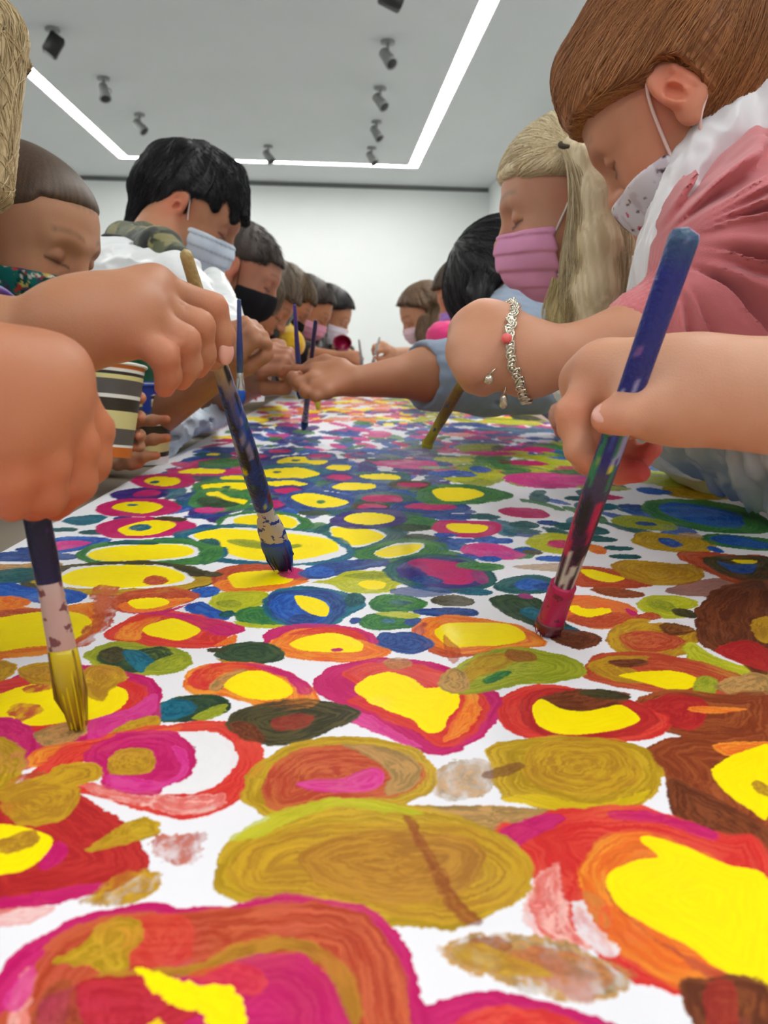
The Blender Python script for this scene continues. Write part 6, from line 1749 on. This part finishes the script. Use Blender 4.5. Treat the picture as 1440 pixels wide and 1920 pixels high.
    M_SILV = mat('silver', (214, 208, 190), .25, metal=.85, var=.1, vscale=300)
    b = MB(); rng = random.Random(3)
    tl = lambda d: ax * (-.014 * max(-d[1], -.4) + .004)
    rp = around(f.S, c0, sdv, uv, 60, off=.0022, tilt=tl)
    for k in range(60):
        a = 2 * PI * k / 60
        cc = rp[k] + ax * rng.uniform(-.0016, .0016)
        tg_ = unit(rp[(k + 1) % 60] - rp[k - 1])
        e = unit(tg_ + ax * rng.choice((-.9, .9)) + (sdv * math.cos(a) + uv * math.sin(a)) * .4)
        e2 = unit(np.cross(e, sdv * math.cos(a) + uv * math.sin(a)))
        ring = [cc + (e * math.cos(q * PI / 6) * .0038 + e2 * math.sin(q * PI / 6) * .0026) for q in range(13)]
        b.tube(ring, .0010, n=6, caps=False)
        b.tube([cc - e * .002, cc + e * .002], .0016, n=6)
    br = b.build('bracelet', M_SILV, f.root, use_col=False)
    q0 = P(918, 702, .632); b = MB(); b.tube([P(930, 690, .632), q0], .0008, n=6); b.tube([q0, q0 + [0, .001, -.002], q0 + [-.0005, .001, -.006], q0 + [0, .001, -.0075]], [.0018, .0040, .0040, .001], n=16); b.build('charm', M_SILV, br, use_col=False)
    q0 = P(945, 738, .64); b = MB(); b.tube([P(950, 722, .64), q0], .0008, n=6); b.tube([q0, q0 + [0, 0, -.003], q0 + [0, 0, -.010], q0 + [0, 0, -.012]], [.0018, .0030, .0032, .001], n=16); b.build('charm', M_SILV, br, use_col=False)
    S2 = Solid(); S2.u(Ell(rp[int(np.argmin([abs((q_ - CAM_POS) @ UP / ((q_ - CAM_POS) @ FWD) * FPX - 322) + (0 if q_[1] < c0[1] else 999) for q_ in rp]))] + [-.003, -.002, 0], .0042), .001); solid_obj('bead', S2, .0006, mat('coral_bead', (240, 110, 110), .3), br)
    f.legs()
red_girl()

# =================================================================== cups
GREY = (92, 88, 86); CREAM = (222, 214, 150); ORG = (206, 112, 42); BLK = (52, 46, 38); WHT = (240, 240, 236)
STR = [(0, .085, ORG), (.085, .12, WHT), (.12, .30, GREY), (.30, .345, (226, 226, 206)), (.345, .50, CREAM), (.50, .53, (150, 146, 110)), (.53, .62, BLK), (.62, .65, WHT), (.65, .77, GREY), (.77, .80, GREY), (.80, .86, CREAM), (.86, .875, WHT), (.875, .91, BLK), (.91, .935, WHT), (.935, 1.0, ORG)]
STR1 = [(0, .11, ORG), (.11, .14, WHT), (.14, .31, GREY), (.31, .50, CREAM), (.50, .63, BLK), (.63, .67, WHT), (.67, .82, GREY), (.76, .83, GREY), (.83, .855, CREAM), (.855, .875, CREAM), (.875, .91, BLK), (.91, .945, WHT), (.945, 1.0, ORG)]
ca = P(196, 856, .915); cb = P(204, 684, .93)
cup('striped paper cup with an orange rim band, held by the boy with the teal mask', ca, cb - ca, .0400, .0290, np.linalg.norm(cb - ca), STR1, drips=[((30, 60, 140), .74, .9, 1.0, 5)], paint=(30, 70, 150))
c2 = on_table(277, 868)
cup('striped paper cup with blue paint drips standing on the table behind the held cup', c2 + [0, 0, .0005], (0, 0, 1), .0400, .0290, .113, [(0, .10, WHT), (.10, .16, BLK), (.16, .30, CREAM), (.30, .36, WHT), (.36, .50, BLK), (.50, .53, WHT), (.53, .74, GREY), (.74, .80, CREAM), (.80, .83, WHT), (.83, .87, BLK), (.87, .89, WHT), (.89, .97, ORG), (.97, 1.0, WHT)],
    drips=[((16, 60, 170), .55, .60, 1.0, 2)], paint=(20, 60, 170), rim_col=(30, 80, 190))
c3 = P(466, 752, 1.72)
cup('pale yellow striped paper cup held beyond the blue-tipped brush', c3, (0, 0, 1), .040, .033, .060, [(0, .4, WHT), (.4, .5, BLK), (.5, .9, CREAM), (.9, 1, ORG)], drips=[((190, 60, 60), .62, .0, .6, 9)], paint=(190, 150, 40))
c4 = P(641, 652, 3.15)
r4 = cup('dark magenta paper cup held up at the far end of the left row', c4 + [0, 0, -.01], (.05, -.62, .45), .033, .024, .05, [(0, 1, (120, 20, 52))], inside=(150, 16, 60), paint=(140, 10, 56), rim_col=(140, 20, 60))

# =================================================================== remaining brushes
def simple_cols(*rgbs, seed=1):
    base = [(i / max(len(rgbs) - 1, 1), c) for i, c in enumerate(rgbs)]
    return spatter(base, [((30, 50, 110), .64, 1.4, 0, 1)], seed=seed)
SILV = mat('shiny_ferrule', (214, 214, 210), .22, metal=.9, var=.04)
brush('slim brush with dull blue handle, silver ferrule and wet blue tip, left', P(451, 757, .955), P(448, 560, .955), .0105, simple_cols((70, 80, 84), (36, 52, 110), (60, 70, 130), (70, 90, 130)), (0, 0, 0), [(20, 80, 180), (24, 92, 200)], ferr=(.13, .30), hw=.72, flat=.6, ferr_fn=SILV)
brush('brush with a navy handle upright in the hand reaching over from the right', on_table(570, 806) * .0 + P(570, 806, 1.42), P(592, 600, 1.14), .0115, simple_cols((110, 90, 100), (60, 56, 44), (40, 50, 90), (34, 44, 110), (46, 56, 120), seed=4), (0, 0, 0), [(16, 60, 110), (14, 70, 90)], ferr=(.10, .26), hw=.80, flat=.7, ferr_fn=ferrule_mat((150, 132, 140), (80, 60, 90), .55, 'mauve_ferrule', .3))
brush('brush with a violet handle end raised by the fist beyond the slim blue-tipped brush', P(564, 748, 1.24), P(552, 570, 1.18), .0110, simple_cols((60, 90, 150), (70, 60, 130), (90, 70, 160)), (0, 0, 0), [(30, 80, 160)], ferr=(.13, .30), hw=.7, ferr_fn=SILV)
brush('brush with a brown handle and yellow-green tip below the braceleted hand', P(798, 838, .80), P(912, 640, .70), .0105, simple_cols((150, 140, 40), (96, 70, 36), (110, 76, 40), (170, 170, 30), (190, 196, 30)), (0, 0, 0), [(140, 150, 30), (160, 160, 40)], ferr=(.05, .18), hw=.85, flat=.8, end_w=1.1, ferr_fn=mat('olive_ferrule', (140, 130, 40), .4, metal=.2))
brush('brush with a mustard yellow tip hanging under the reaching forearm', P(597, 768, 1.62), P(582, 660, 1.66), .012, simple_cols((150, 150, 60), (90, 110, 50)), (0, 0, 0), [(180, 170, 14), (200, 186, 20)], ferr=(.30, .45), hw=.8, ferr_fn=mat('green_ferrule', (90, 120, 70), .4))
brush('pale thin brush held upright at the far left hand near the middle of the picture', P(681, 705, 2.45), P(673, 636, 2.45), .010, simple_cols((150, 150, 150), (170, 170, 168)), (0, 0, 0), [(60, 60, 70)], ferr=(.14, .3), ferr_fn=SILV)
brush('pale brush held by the girl with long brown hair, left of her two hands', P(699, 682, 2.55), P(712, 632, 2.55), .010, simple_cols((180, 180, 180), (190, 190, 190)), (0, 0, 0), [(130, 130, 140)], ferr=(.14, .3), ferr_fn=SILV)
